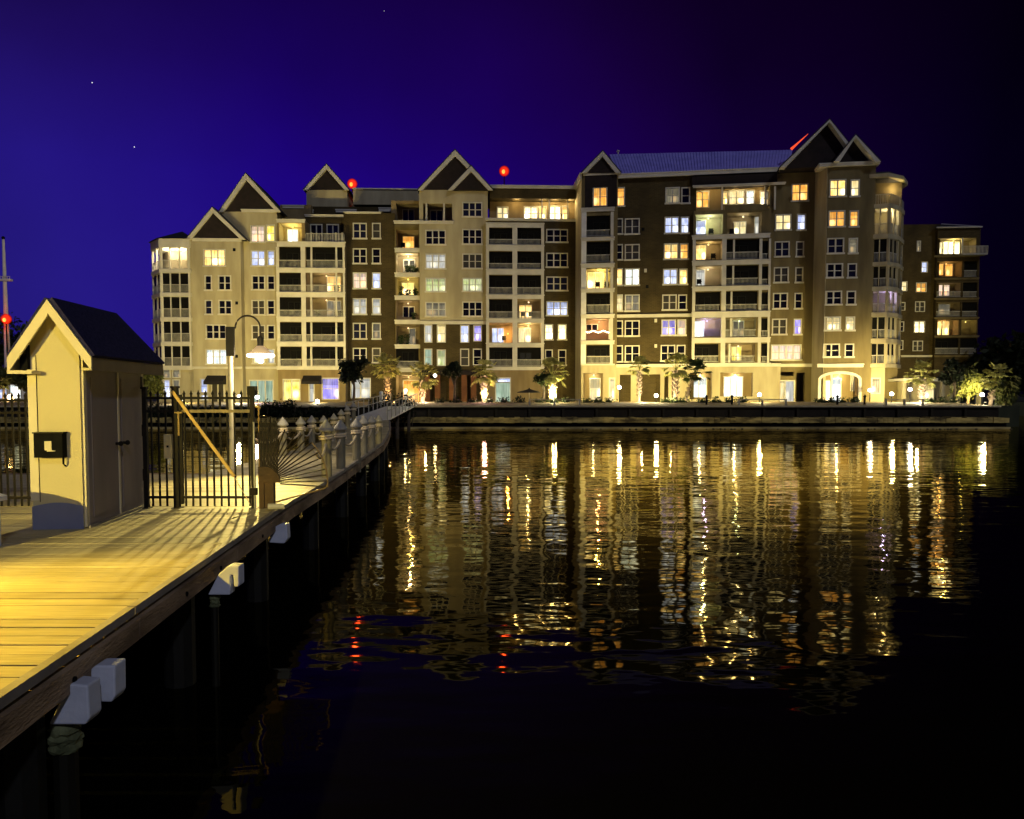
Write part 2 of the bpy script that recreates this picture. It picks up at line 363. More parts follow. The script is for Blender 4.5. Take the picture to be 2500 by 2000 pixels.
        D = y+s.depth; a, c = s.u0, s.u1
        if left: m.quad((a,y,s.z0),(a,y,s.z1),(a,D,s.z1),(a,D,s.z0))
        if right: m.quad((c,y,s.z0),(c,D,s.z0),(c,D,s.z1),(c,y,s.z1))
        m.quad((a,y,s.z1),(c,y,s.z1),(c,D,s.z1),(a,D,s.z1)); m.quad((a,D,s.z0),(a,D,s.z1),(c,D,s.z1),(c,D,s.z0))
        return m.build(name, M[s.mat], s.b.e)
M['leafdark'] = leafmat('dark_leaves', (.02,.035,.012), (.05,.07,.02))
def X2(P): return P
# ---- frame of the left building and of the right one
FL = Frame((-43.7, 98.0), (7.7, 100.0)); FR = Frame((8.33, 95.5), (43.4, 90.0))
LB = Bld(FL, 372, 'apartment_building', 'beige seven storey waterfront block with dark triangular gables on the left side of the photo')
# --- left glazed corner turret
def facet(b, pa, pb, floors, cols, lits, mat='trim', thick=.22, railfrac=.42, name='turret_bay'):
    """a flat face of a turret between plan points pa, pb=(u,v): posts, floor bands, screened bays"""
    (ua, va), (ub, vb) = pa, pb; A = Vector((ua, -va)); Bv = Vector((ub, -vb)); d = (Bv-A); L_ = d.length; d.normalize(); n = Vector((d.y, -d.x))
    rz = math.atan2(d.y, d.x)
    for k, (z0, z1) in enumerate(floors):
        fr = MB(); w = L_/cols
        for i in range(cols+1):
            pw = .12 if 0 < i < cols else .2
            fr.box(w*i-pw/2, w*i+pw/2, -.03, thick, z0, z1)
        fr.box(0, L_, .0, thick-.02, z0, z0+.05); fr.box(0, L_, .0, thick-.02, z1-.06, z1)
        lit = lits[k] if k < len(lits) else None
        o = fr.build(name, M[mat], b.e); o.location = (ua, -va, 0); o.rotation_euler = (0, 0, rz)
        zr = z0+(z1-z0)*railfrac; rl = MB()
        for i in range(cols):
            x0 = w*i+(.06 if i else .1); x1 = w*(i+1)-(.06 if i < cols-1 else .1)
            rl.box(x0, x1, .05, .10, zr-.06, zr+.02)
            nn = max(2, int((x1-x0)/.12))
            for q in range(1, nn): xx = x0+(x1-x0)*q/nn; rl.box(xx-.02, xx+.02, .06, .09, z0, zr-.06)
        rl.build('railing', M['rail'], o)
        if lit in (None, 'g'):
            q = MB(); q.quad((.02,.16,z0),(L_-.02,.16,z0),(L_-.02,.16,z1),(.02,.16,z1)); q.build('darkened_screen', M['screen'], o)
def turret_core(b, plan, z0, z1, mat='inner', inset=1.7):
    m = MB(); cx = sum(p[0] for p in plan)/len(plan); cy = max(-p[1] for p in plan)
    m.prism([(u+(cx-u)*.12, -v+inset) for u, v in plan], z0, z1, 'z'); return m.build('turret_core', M[mat], b.e)
def slab(b, plan, z0, z1, grow=.12, back=3.0, name='floor_band', mat='trim'):
    cx = sum(p[0] for p in plan)/len(plan)
    pts = [(u+(grow if u > cx else -grow), -v-grow) for u, v in plan]; pts += [(pts[-1][0], pts[-1][1]+back), (pts[0][0], pts[0][1]+back)]
    return MB().prism(pts, z0, z1, 'z').build(name, M[mat], b.e)
v1 = 1.0
tp = [(LB.uz(374,750,-1.6)[0], -1.6), (LB.uz(394,750,1.2)[0], 1.2), (LB.uz(463,750,1.2)[0], 1.2), (LB.uz(474,750,.2)[0], .2)]
zz = lambda y, v=1.2, x=430, b=LB: b.uz(x, y, v)[1]
sl = [(583,604), (657,666), (715,724), (775,784), (835,844), (894,903)]
for a, b_ in sl: slab(LB, tp, zz(b_), zz(a))
fl = [(zz(sl[i+1][0]), zz(sl[i][1])) for i in range(5)]
lits = ['lit', None, None, 'g', 'g']
facet(LB, tp[0], tp[1], fl, 2, lits); facet(LB, tp[1], tp[2], fl, 3, lits)
MB().box(tp[3][0]-.5, tp[3][0]+.1, -.9, 4, 0, zz(583)).build('corner_pier', M['beige'], LB.e)
turret_core(LB, tp[:3]+[(tp[3][0], -1)], 0, zz(590), inset=2.3)
p0 = LB.uz(440, 625, 0)
point('porch_light', (p0[0], .3, zz(606)-.3), LIGHTC['cream'], 90, .15, LB.e); point('porch_light', (p0[0]-1.6, .3, zz(606)-.3), LIGHTC['cream'], 70, .15, LB.e)
# small dark vents and pale wall lanterns
def vent(b, px, py, v): x, z = b.uz(px, py, v); MB().box(x-.16, x+.16, -v-.05, -v-.003, z-.18, z+.18).build('wall_vent', M['black'], b.e)
for px, py in ((572,610),(578,740),(578,870)): vent(LB, px, py, 1.0)
# ground storey of the turret: small paired windows
s = Sec(LB, 384, 474, 903, 985, .9, 'beige', 6)
s.win((385,903,393,921),1,'dim',False,1); s.win((399,903,414,921),1,'dim',False,1); s.win((423,903,438,921),1,'dim',False,1)
s.win((386,929,394,974),1,'blue',False,3); s.win((401,929,414,974),1,'blue',False,3); s.win((424,929,437,974),1,'dim',False,3); s.build()
rf = MB(); a = [(u+(-.3 if u < 4 else .3), -v-.3) for u, v in tp]; z = zz(583); ap = (LB.uz(425,552,-1)[0]+.6, 2.0, zz(552))
for i in range(3): rf.tri((*a[i], z), (*a[i+1], z), ap)
rf.tri((*a[3], z), (a[3][0], 6, z), ap); rf.tri((a[0][0], 6, z), (*a[0], z), ap); rf.tri((a[3][0],6,z),(a[0][0],6,z),ap); rf.build('turret_roof', M['roof'], LB.e)
# --- L1
s = Sec(LB, 470, 590, 583, 985, 1.0, 'beige')
s.win((499,611,548,648),3,'warm'); s.win((502,675,515,707),1); s.win((535,675,562,707),2); s.win((503,735,516,766),1); s.win((536,735,564,766),2)
s.win((505,795,550,826),3,None); s.win((505,855,552,888),3,'white'); s.win((518,938,546,985),2,None,False,1,'entrance_door'); s.win((491,927,506,976),1,'blue',False,1); s.build()
LB.gable((460,584),(520,508),(597,584), 1.0, 9)
LB.band((470,896,590,901),1.0); LB.band((470,958,516,966),1.0,'plinth','stone',.06)
LB.band((470,583,590,590),1.0,'eave_band','trim',.1)
a, c, z0, z1 = LB.rect((506,917,552,932),1.0); MB().prism([(-1.0,z1),(-2.4,z0),(-2.4,z0-.35),(-1.02,z0-.35)], a, c, 'x').build('awning', M['awning'], LB.e)
# --- L2
s = Sec(LB, 527, 680, 516, 985, -.4, 'beige')
s.win((614,553,644,590),2,'peach'); s.win((652,551,669,588),1,'yellow'); s.win((615,614,645,648),2,'blue'); s.win((655,614,669,647),1,'blue')
for y0, y1 in ((675,706),(735,767),(796,827)): s.win((617,y0,645,y1),2); s.win((655,y0,669,y1),1)
s.win((618,855,646,886),2,'cream'); s.win((656,855,669,886),1,'pale'); s.win((611,930,666,982),3,'aqua',False,1); s.build()
LB.gable((540,517),(601,425),(684,517), -.4, 10, rake=.5); LB.gable((524,517),(601,425),(684,517), -.46, 9.9, rake=.001) if False else None
LB.band((590,896,676,901),-.4); LB.band((590,512,682,519),-.4,'eave_band')
# --- L3 balcony tower
s = Sec(LB, 677, 842, 594, 985, .9, 'tan')
rows = [(603,654,635),(666,714,696),(726,773,757),(787,835,817),(847,895,877)]
for k, (y0, y1, yr) in enumerate(rows):
    s.bal((682,y0,736,y1), rail=yr, lit=None, furn=1)
    if k in (1, 2): s.bal((747,y0,838,y1), 'dim', 14 if k == 1 else 8, yr, (760,821), [((800,y0+10,832,y1),2,'warm' if k == 1 else 'dim')], furn=2, plants=1)
    else: s.bal((747,y0,838,y1), rail=yr, posts=(760,821))
s.win((693,928,731,976),2,'yellow',False,1,'shop_window'); s.win((788,925,826,974),1,'lilac',False,2,'shop_window'); s.win((756,934,766,985),1,'pale',False,1,'entrance_door'); s.build()
for y0, y1 in ((591,603),(655,666),(714,726),(774,786),(835,846),(895,903)): LB.band((676,y0,843,y1),.95,proud=.1)
for x0, x1 in ((676,683),(736,747),(838,843)):
    a, c, z0, z1 = LB.rect((x0,603,x1,896),.95); MB().box(a, c, -1.03, -.9, z0, z1).build('pier', M['trim'], LB.e)
a, c, z0, z1 = LB.rect((741,917,785,932),.9); MB().prism([(-.9,z1),(-2.2,z0),(-2.2,z0-.3),(-.92,z0-.3)], a, c, 'x').build('awning', M['awning'], LB.e)
s = Sec(LB, 677, 745, 537, 594, .5, 'tan')
s.bal((681,545,737,592),'yellow',60,None,(),[((703,561,727,592),2,'white')]); s.build(); LB.band((676,536,745,544),.5)
s = Sec(LB, 745, 842, 530, 594, -2.2, 'brick'); s.win((760,550,785,590),2,None,False,1); s.win((800,550,825,590),2,None,False,1); s.build()
LB.band((745,525,842,530),-2.2,'eave_band')
# terrace railing on top
a, c, z0, z1 = LB.rect((747,570,840,591),.8); m = MB(); m.box(a,c,-.86,-.78,z1-.08,z1)
for i in range(26): x = a+(c-a)*i/25; m.box(x-.03,x+.03,-.85,-.79,z0,z1-.08)
for px in (760,820,836): x = LB.uz(px,580,.8)[0]; m.box(x-.1,x+.1,-.9,-.7,z0,z1+.1)
m.build('terrace_railing', M['rail'], LB.e)
# upper set-backs
s = Sec(LB, 684, 760, 500, 545, -3, 'tan', 8); s.build(); LB.band((690,502,742,509),-3,'parapet_band')
s = Sec(LB, 745, 965, 505, 552, -4.0, 'brick', 7); s.build(); LB.band((742,513,765,521),-3.95,'parapet_band'); LB.band((820,512,870,519),-3.9,'parapet_band'); LB.band((925,508,962,517),-3.9,'parapet_band'); LB.band((870,521,928,525),-2.2,'parapet_band')
s = Sec(LB, 748, 848, 463, 510, -5, 'beige', 8); s.build(); LB.gable((745,464),(798,403),(850,464),-5,8)
s = Sec(LB, 862, 1030, 462, 500, -4.6, 'beige', 8); s.build(); LB.band((862,461,1025,464),-4.6,'eave_band')
# --- L4 brick
s = Sec(LB, 841, 966, 520, 985, -.6, 'brick')
for (y0, y1, l1, l2) in ((547,581,None,None),(609,642,None,None),(668,703,'peach','blue'),(731,766,'pale','pale'),(791,826,None,'dim'),(852,884,None,None)):
    s.win((864,y0,893,y1),2,l1); s.win((911,y0,927,y1),1,l2)
s.win((858,925,903,971),2,'pale',False,2,'shop_window'); s.build(); LB.band((842,518,930,522),-.6,'parapet_band')
# --- L5 corner balconies
s = Sec(LB, 965, 1027, 548, 985, -.1, 'olive')
s.bal((967,561,1022,606),None,0,None,(),[((984,578,1011,606),1,'orange')],screen=False,furn=1)
s.bal((967,618,1022,666),'cream',75,None,(),[((986,636,997,664),1,'dim'),((1001,636,1012,664),1,'dim')],plants=3,furn=1)
s.bal((967,675,1022,722),'yellow',26,None,(),[((982,692,1010,720),2,'warm')],plants=3)
s.bal((967,734,1022,781),'dim',10,None,(),[((985,750,1011,774),2,None)],plants=1)
s.bal((967,795,1022,841),'dim',2,None,(),[((1000,803,1014,841),1,'dim')],plants=4)
s.bal((965,851,1022,898),None,0,882)
s.bal((966,916,1024,984),'warm',55,None,(),[((985,930,1024,984),1,'orange')],depth=3,name='entrance_porch'); s.build()
for y in (606,666,722,781,841,898): LB.band((964,y+.5,1027,y+10.5),-.05,proud=.08)
# --- L6 beige with the double gable
s = Sec(LB, 1024, 1191, 462, 786, .7, 'beige')
s.bal((965,497,1023,541)) if False else None
s.bal((1033,497,1104,540),None,0,None,(1041,1084),[((1052,515,1080,540),2,None)],screen=False)
for y0, y1, l in ((564,596,None),(622,655,'pale'),(681,711,'green'),(740,771,'dim')): s.win((1041,y0,1086,y1),3,l)
for y0, y1, l in ((496,528,None),(562,595,None),(622,654,None),(681,710,'green'),(739,771,None)): s.win((1131,y0,1175,y1),3,l)
s.build()
LB.band((1024,785,1191,792),.7,proud=.2); LB.gable((1024,464),(1111,368),(1200,464), .7, 10, rake=.5); LB.gable((1098,464),(1150,407),(1200,464), 1.15, 6, rake=.45)
s = Sec(LB, 955, 1034, 490, 549, -1.2, 'tan', 5); s.bal((967,497,1023,541),None,0,None,(),[((984,513,1010,541),2,None)],screen=False); s.build(); LB.band((962,540,1107,547),.75)
s = Sec(LB, 1026, 1190, 786, 985, .55, 'brick')
for x0, x1, y0, y1, l in ((1038,1053,795,835,'pale'),(1069,1086,795,835,'cream'),(1126,1143,796,835,'blue'),(1158,1174,796,832,'lilac'),(1038,1053,854,890,'aqua'),(1069,1086,856,892,'green'),(1126,1143,854,892,None),(1157,1174,854,890,None)):
    s.win((x0,y0,x1,y1),1,l,False)
s.build()
m = MB()
for px in (1037,1062,1097,1127,1150,1176):
    a = LB.uz(px,940,.9)[0]; b2 = LB.uz(px+13,940,.9)[0]; m.box(a, b2, -1.5, -.56, 0, LB.uz(px,915,.9)[1])
m.build('pilasters', surf('red_brown_pilaster', (.16,.065,.025), (.10,.04,.018), .8, .85), LB.e)
a, c, z0, z1 = LB.rect((1026,905,1190,916),.9); MB().box(a, c, -1.7, -.56, z0, z1).build('canopy', M['gable'], LB.e)
# --- L7 balconies
s = Sec(LB, 1187, 1328, 537, 985, 1.6, 'tan')
rows = [(556,598,584),(614,657,643),(672,719,702),(731,777,761),(789,837,None),(849,895,878)]
for k, (y0, y1, yr) in enumerate(rows):
    if k == 4:
        s.bal((1194,y0,1252,y1),'orange',75,None,(),[((1202,802,1229,836),2,'blue')],lp=(1240,815),furn=1)
        s.bal((1262,y0,1321,y1),'warm',60,None,(),[((1267,802,1295,836),2,'cream')])
    else:
        s.bal((1194,y0,1251,y1),rail=yr); 
        if k == 3: s.bal((1263,y0,1321,y1),'dim',4,yr,(),[((1268,746,1297,777),2,'warm')],furn=2)
        else: s.bal((1263,y0,1321,y1),rail=yr,doors=[((1270,862,1296,895),2,'dim')] if k == 5 else None)
s.win((1211,935,1245,983),1,'aqua',False,1,'entrance_door'); s.win((1211,924,1245,933),1,'blue',False,1,'transom'); s.build()
for y0, y1 in ((545,556),(599,613),(658,671),(720,730),(778,788),(838,848),(896,904)): LB.band((1187,y0,1328,y1),1.65,proud=.1)
LB.band((1186,535,1328,540),1.65,proud=.35,name='eave_band')
for x0, x1 in ((1187,1194),(1251,1263),(1321,1328)):
    a, c, z0, z1 = LB.rect((x0,547,x1,897),1.65); MB().box(a, c, -1.72, -1.6, z0, z1).build('pier', M['trim'], LB.e)
# --- L8 penthouse and brick
s = Sec(LB, 1196, 1404, 457, 548, -1.0, 'tan', 10)
for r_, c_, l in (((1215,507,1239,535),2,'cream'),((1281,506,1311,536),2,'bright'),((1317,506,1332,536),1,'warm'),((1343,505,1367,537),2,'bright'),((1374,505,1386,537),1,'warm')): s.win(r_,c_,l,False)
s.build(); a, c, z0, z1 = LB.rect((1196,462,1404,487),.3); MB().box(a, c, -.7, 1.0, z0, z1).build('penthouse_fascia', M['brick'], LB.e)
LB.band((1195,454,1402,461),.7,'gutter',proud=.2,back=1.5)
for px in (1323,1341,1386): x = LB.uz(px,510,.5)[0]; z0 = LB.uz(px,538,.5)[1]; z1 = LB.uz(px,487,.5)[1]; MB().box(x-.07,x+.07,-.6,-.45,z0,z1).build('porch_post', M['trim'], LB.e)
for px in (1262,1325,1355,1392): x, z = LB.uz(px,491,.2); point('porch_light', (x, -.1, z-.15), LIGHTC['warm'], 30, .15, LB.e)
s = Sec(LB, 1327, 1406, 539, 985, .2, 'brick')
for y0, y1, l in ((562,590,None),(620,651,None),(678,708,None),(738,769,'blue')): s.win((1336,y0,1384,y1),3,l)
for x0, x1 in ((1332,1348),(1364,1381)): s.win((x0,794,x1,828),1,'bright'); s.win((x0+1,856,x1-1,890),1,None)
s.build(); LB.band((1327,536,1408,541),.2)
# =================================================================== right building
RB = Bld(FR, 1418, 'apartment_building', 'taller brown and beige block with blue metal roof in the right half of the photo')
zr_ = lambda x, y, v=0: RB.uz(x, y, v)[1]
# splayed left flank
fa = FL.p0+FL.e*FL.uz(1402, 700, -.2)[0]+FL.n*-.2
loc = (fa-(FR.p0+FR.e*RB.u0)); fu = loc.dot(FR.e); fv = loc.dot(FR.n)
uA = RB.uz(1419, 750, .6)[0]
ztop = zr_(1425, 424, .6)
MB().prism([(fu, -fv+.4), (uA, -.6), (uA+.02, 2), (fu+.4, -fv+3)], 0, ztop, 'z').build('wall', M['beige'], RB.e)
MB().prism([(fu-.25, -fv+.3), (uA-.22, -.9), (uA, -.9), (fu, -fv+.35)], ztop-.7, ztop+.05, 'z').build('eave_band', M['trim'], RB.e)
# R1 bay
s = Sec(RB, 1419, 1507, 892, 985, .9, 'beige', 10)
s.bal((1424,911,1472,976),'cream',12,None,(),[((1441,925,1465,976),1,'cream')],depth=1.6,name='arcade_bay',wall='tan')
s.win((1489,925,1499,978),1,'cream',False,1); s.build()
s = Sec(RB, 1419, 1507, 421, 892, .6, 'olive', 10)
s.win((1450,459,1480,502),2,'orange',False); 
for y0, y1, yr, l in ((526,577,561,None),(590,640,622,None),(656,704,None,'yellow'),(716,765,744,None),(779,829,None,'pink'),(843,888,870,None)):
    if l == 'yellow': s.bal((1431,y0,1497,y1),'yellow',75,None,(1482,),[((1432,666,1474,704),2,'warm')],furn=2)
    elif l == 'pink': s.bal((1427,y0,1496,y1),'pink',55,None,(1488,),[((1432,793,1458,806),2,None)])
    else: s.bal((1432,y0,1489,y1),rail=yr)
s.build(); RB.box((1432,428,1504,507),.63,.02,'shingle_panel','gable') if False else None
a, c, z0, z1 = RB.rect((1428,428,1506,458),.6); m = MB(); m.box(a,c,-.66,-.6,z0,z1)
a2, c2, z2, z3 = RB.rect((1428,458,1446,507),.6); m.box(a2,c2,-.66,-.6,z2,z0-.001); a3, c3, _, _ = RB.rect((1484,458,1506,507),.6); m.box(a3,c3,-.66,-.6,z2,z0-.001); m.build('shingle_panel', M['gable'], RB.e)
RB.gable((1424,422),(1472,371),(1512,422), .9, 8, rake=.4); RB.band((1424,420,1508,428),.66)
for y0, y1 in ((508,517),(580,588),(644,654),(705,714),(768,777),(832,841),(889,896)): RB.band((1419,y0,1500,y1),.65,proud=.18)
for x0, x1 in ((1419,1431),(1490,1497)):
    a, c, z0, z1 = RB.rect((x0,517,x1,889),.65); MB().box(a, c, -.72, -.6, z0, z1).build('pier', M['white' if x0 < 1430 else 'trim'], RB.e)
for px, py in ((1576,661),(1601,783),(1601,845),(1570,560),(1580,700)):
    if py in (560,700): vent(RB, px, py, 0)
    else: x, z = RB.uz(px, py, 0); MB().box(x-.15, x+.15, -.16, -.003, z-.2, z+.2).build('wall_lantern', M['trim'], RB.e)
# string of bulbs on the pink balcony
m = MB()
for i in range(15):
    x, z = RB.uz(1430+i*4.3, 810+2*math.sin(i*1.1), .6); m.ball((x, -.55, z), .085, 4)
m.build('string_lights', emis('string_bulbs', (1,.75,.55), 7), RB.e)
# R2 brick
s = Sec(RB, 1503, 1697, 425, 985, 0, 'brick')
s.win((1508,460,1523,502),1,'orange')
for y0, y1, l1, l2 in ((536,570,None,None),(599,633,None,None),(658,695,'warm','white'),(722,758,'cream','dim'),(785,819,None,None),(846,882,None,None)):
    s.win((1504,y0,1518,y1),1,l1); s.win((1528,y0,1559,y1),2,l2)
for k, (y0, y1, l1, l2) in enumerate(((460,495,'dim',None),(532,568,'blue','blue'),(597,631,'warm','orange'),(659,693,'blue','warm'),(722,755,None,None),(783,817,'lilac','peach'),(845,880,None,None))):
    dx = -k*1.9; s.win((1627+dx,y0,1657+dx,y1),2,l1); s.win((1666+dx,y0,1682+dx,y1),1,l2)
s.build(); RB.band((1500,768,1697,775),.05,proud=.2)
RB.band((1508,418,1915,428),.35,'gutter',proud=.25)
# R2 ground storey, beige arcade
s = Sec(RB, 1505, 1905, 891, 985, .9, 'beige', 3)
s.bal((1513,915,1540,981),'warm',45,None,(),[((1516,925,1536,981),1,'bright')],depth=1.6,name='arcade_bay')
s.bal((1562,914,1612,981),'warm',85,None,(),[((1568,928,1606,981),2,'warm')],depth=2,name='arcade_bay')
s.bal((1622,917,1632,978),'warm',16,None,(),[],depth=1.2,name='arcade_bay'); s.bal((1640,917,1652,978),'warm',16,None,(),[],depth=1.2,name='arcade_bay')
s.bal((1684,910,1738,975),'cream',22,None,(),[((1688,924,1724,970),2,'white')],depth=1.4,name='arcade_bay',wall='tan')
s.bal((1758,910,1838,968),'cream',26,None,(),[((1768,921,1812,970),3,'white')],depth=1.4,name='arcade_bay',wall='tan')
s.build(); RB.band((1505,889,1905,896),.95,proud=.15)
# R3 balconies
s = Sec(RB, 1692, 1880, 512, 892, .9, 'olive')
s.bal((1698,523,1765,572),'mint',70,None,(),[((1700,540,1722,572),1,'blue')],furn=1); s.bal((1775,519,1860,572),'cream',12,None,(),[((1792,543,1820,572),2,'cream'),((1843,530,1857,572),1,'pale')],furn=1)
s.bal((1699,588,1764,634),'warm',24,None,(),[((1700,600,1722,634),1,'warm')],furn=1); s.bal((1774,584,1854,633),rail=615,posts=(1792,))
s.bal((1698,650,1763,697),'cream',26,None,(),[((1700,660,1720,697),1,'pale')],furn=1); s.bal((1772,648,1851,696),rail=679,posts=(1790,))
s.bal((1698,713,1758,759),rail=744); s.bal((1771,711,1849,759),rail=743,posts=(1786,))
s.bal((1693,777,1763,822),'lilac',45,None,(),[((1694,785,1718,822),1,'white')]); s.bal((1770,777,1846,822),'mint',7,805,(1785,),[((1790,785,1815,822),2,'dim')])
s.bal((1694,840,1754,885),rail=869); s.bal((1768,839,1843,885),'dim',5,869,(1781,),[((1786,848,1809,880),2,'yellow')])
for y0, y1 in ((588,634),(650,697),(713,759),(777,822),(839,885)): s.bal((1859,y0,1875,y1),None,0,(y0+y1)/2+8,(),[])
s.build()
for y0, y1 in ((573,583),(636,647),(699,710),(761,775),(825,837),(887,893)): RB.band((1690,y0,1880,y1),.95,proud=.14)
for x0, x1 in ((1690,1697),(1761,1772),(1852,1859),(1875,1880)):
    a, c, z0, z1 = RB.rect((x0,583,x1,888),.95); MB().box(a, c, -1.02, -.9, z0, z1).build('pier', M['trim'], RB.e)
s = Sec(RB, 1692, 1895, 420, 512, -1.5, 'tan', 8)
s.win((1701,469,1729,506),2,'orange',False); s.win((1781,466,1816,498),2,'cream',False); s.win((1823,466,1840,497),1,'white',False); s.win((1766,470,1775,498),1,'warm',False); s.win((1857,468,1867,500),1,'bright',False); s.win((1871,468,1882,500),1,'dim',False); s.build()
a, c, z0, z1 = RB.rect((1690,428,1897,450),.6); MB().box(a, c, -.75, 1.4, z0, z1).build('penthouse_fascia', M['gable'], RB.e); RB.band((1692,450,1917,455),.8)
for px in (1763,1868,1892): x = RB.uz(px,480,.6)[0]; MB().box(x-.09,x+.09,-.68,-.5,zr_(px,512,.6),zr_(px,455,.6)).build('porch_post', M['trim'], RB.e)
for px in (1735,1800,1850,1885): x, z = RB.uz(px,457,0); point('porch_light', (x, .3, z-.15), LIGHTC['warm'], 20, .15, RB.e)
a, c, z0, z1 = RB.rect((1770,500,1872,515),.95); m = MB().box(a,c,-1.0,-.92,z0,z1); m.build('terrace_parapet', M['olive'], RB.e)
# R4
s = Sec(RB, 1878, 2005, 415, 985, .3, 'olive')
s.win((1935,451,1971,489),2,'orange'); s.win((1895,526,1929,560),2,'cream'); s.win((1948,525,1965,560),1,'blue')
for k, (y0, y1) in enumerate(((592,625),(655,688),(718,752),(781,815))): s.win((1894-k*2.2,y0,1925-k*2.2,y1),2); s.win((1946-k*1.8,y0,1960-k*1.8,y1),1,'lilac' if k == 3 else None)
s.win((1885,844,1954,877),4,'peach'); 
s.win((1853,931,1871,980),1,'white',False,1); s.win((1877,931,1914,983),2,'cream',False,1,'entrance_door'); s.win((1918,931,1938,980),1,'pale',False,1); s.hole((1944,910,1965,983),.8); s.hole((1858,908,1938,918),.5)
s.build(); RB.band((1880,889,1995,896),.35)
# R5 + splayed flank
v5 = 3.4
s = Sec(RB, 2014, 2132, 402, 985, v5, 'olive')
for k, (y0, y1, l1, l2) in enumerate(((441,478,'warm','cream'),(517,552,'orange','orange'),(584,617,None,'dim'),(646,676,None,None),(713,742,None,None),(776,805,'cream','cream'),(842,870,None,None))):
    dx = -k*2.6; s.win((2028+dx,y0,2063+dx,y1),2,l1); s.win((2079+dx*.9,y0,2096+dx*.9,y1),1,l2)
s.bal((2003,912,2095,981),'warm',30,None,(2030,),[((2010,930,2026,981),1,'bright'),((2032,925,2052,981),1,'white'),((2078,915,2094,955),2,'dim')],depth=1.5,name='arcade_bay',wall='tan'); s.build()
ul = RB.uz(1985,700,.3)[0]; ur = RB.uz(2006,700,v5)[0]; s5 = s
MB().prism([(ul,-.31), (s5.u0+.01,-v5-.01), (s5.u0+.3,-v5+.05), (s5.u0+.3,.5), (ul,.5)], 0, s5.z1, 'z').build('wall', M['beige'], RB.e)
# arch trim
m = MB(); ca, za = RB.uz(2050, 925, v5+.05); ra = abs(RB.uz(2096,925,v5+.05)[0]-ca)
for i in range(16):
    t0 = math.pi*i/16; t1 = math.pi*(i+1)/16; hz = .32
    q = [(ca+ra*math.cos(t), za-.2+ra*hz*math.sin(t)+.1) for t in (t0, t1)]; q2 = [(ca+(ra+.3)*math.cos(t), za-.2+(ra+.6)*hz*1.15*math.sin(t)+.1) for t in (t1, t0)]
    m.prism(q+q2, -v5-.16, -v5-.004)
for sx in (-1, 1): m.box(ca+sx*ra, ca+sx*(ra+.3), -v5-.16, -v5-.004, 0, za-.1)
m.build('arch_trim', M['trim'], RB.e)
RB.band((1995,889,2107,897),v5,proud=.2); RB.band((1999,399,2146,406),v5+.1,'gutter',proud=.4,back=2)
RB.gable((1905,413),(2020,300),(2100,402), v5-1.2, 9, rake=.16, over=1.1); RB.gable((2035,400),(2082,338),(2138,400), v5, 6, rake=.14, over=1.2)
# R6 turret
s = Sec(RB, 2095, 2160, 892, 985, v5-.6, 'beige', 5); s.win((2109,925,2147,960),2,'cream',False,1); s.build()
Sec(RB, 2125, 2196, 430, 985, 1.2, 'olive', 9).build()
tq = [(RB.uz(2122,700,v5-.2)[0], v5-.2), (RB.uz(2168,700,v5+.2)[0], v5+.2), (RB.uz(2190,700,v5-1.4)[0], v5-1.4), (RB.uz(2201,700,v5-4)[0], v5-4)]
z6 = lambda y: RB.uz(2160, y, v5)[1]
sl6 = [(425,434), (498,508), (572,582), (640,649), (700,710), (763,773), (827,838), (888,897)]
for i, (a, b_) in enumerate(sl6): slab(RB, tq, z6(b_), z6(a), grow=.3 if i == 0 else .12, mat='beige')
for i in range(1, 7):
    z0 = z6(sl6[i+1][0]); z1 = z6(sl6[i][1])
    L6 = ['lit','lit',None,None,'lit','g',None][i]
    for p, q, c_ in ((tq[0],tq[1],2),(tq[1],tq[2],2),(tq[2],tq[3],2)): facet(RB, p, q, [(z0, z1)], c_, [L6], mat='beige')
for y, col, W in ((514,'cream',38),(655,'cream',5),(715,'lilac',34),(780,'mint',10)): x = RB.uz(2165,y,2)[0]; point('porch_light', (x, -2.6, z6(y)-.3), LIGHTC[col], W, .15, RB.e)
m = MB(); zt = z6(498)
for p, q in ((tq[0],tq[1]),(tq[1],tq[2]),(tq[2],tq[3])):
    P0 = Vector((p[0],-p[1])); Q = Vector((q[0],-q[1]))
    m.tube([(P0.x,P0.y,zt+1.0),(Q.x,Q.y,zt+1.0)],.05,5)
    for i in range(9): w_ = P0.lerp(Q,i/8); m.tube([(w_.x,w_.y,zt),(w_.x,w_.y,zt+1)],.03,4)
m.build('terrace_railing', M['rail'], RB.e)
s = Sec(RB, 2150, 2196, 434, 498, .6, 'tan', 4); s.win((2156,462,2172,492),1,'warm',False,1); s.build(); x, z = RB.uz(2172,455,2); point('porch_light', (x+.5,-1.8,z-.2), LIGHTC['warm'], 25, .15, RB.e)
MB().prism([(tq[0][0],-3.2),(tq[1][0],-3.2),(tq[3][0]-.3,-.5),(tq[3][0]-.3,6),(tq[0][0],6)], z6(434)-.02, z6(425)+.3, 'z').build('turret_roof', M['roof'], RB.e)
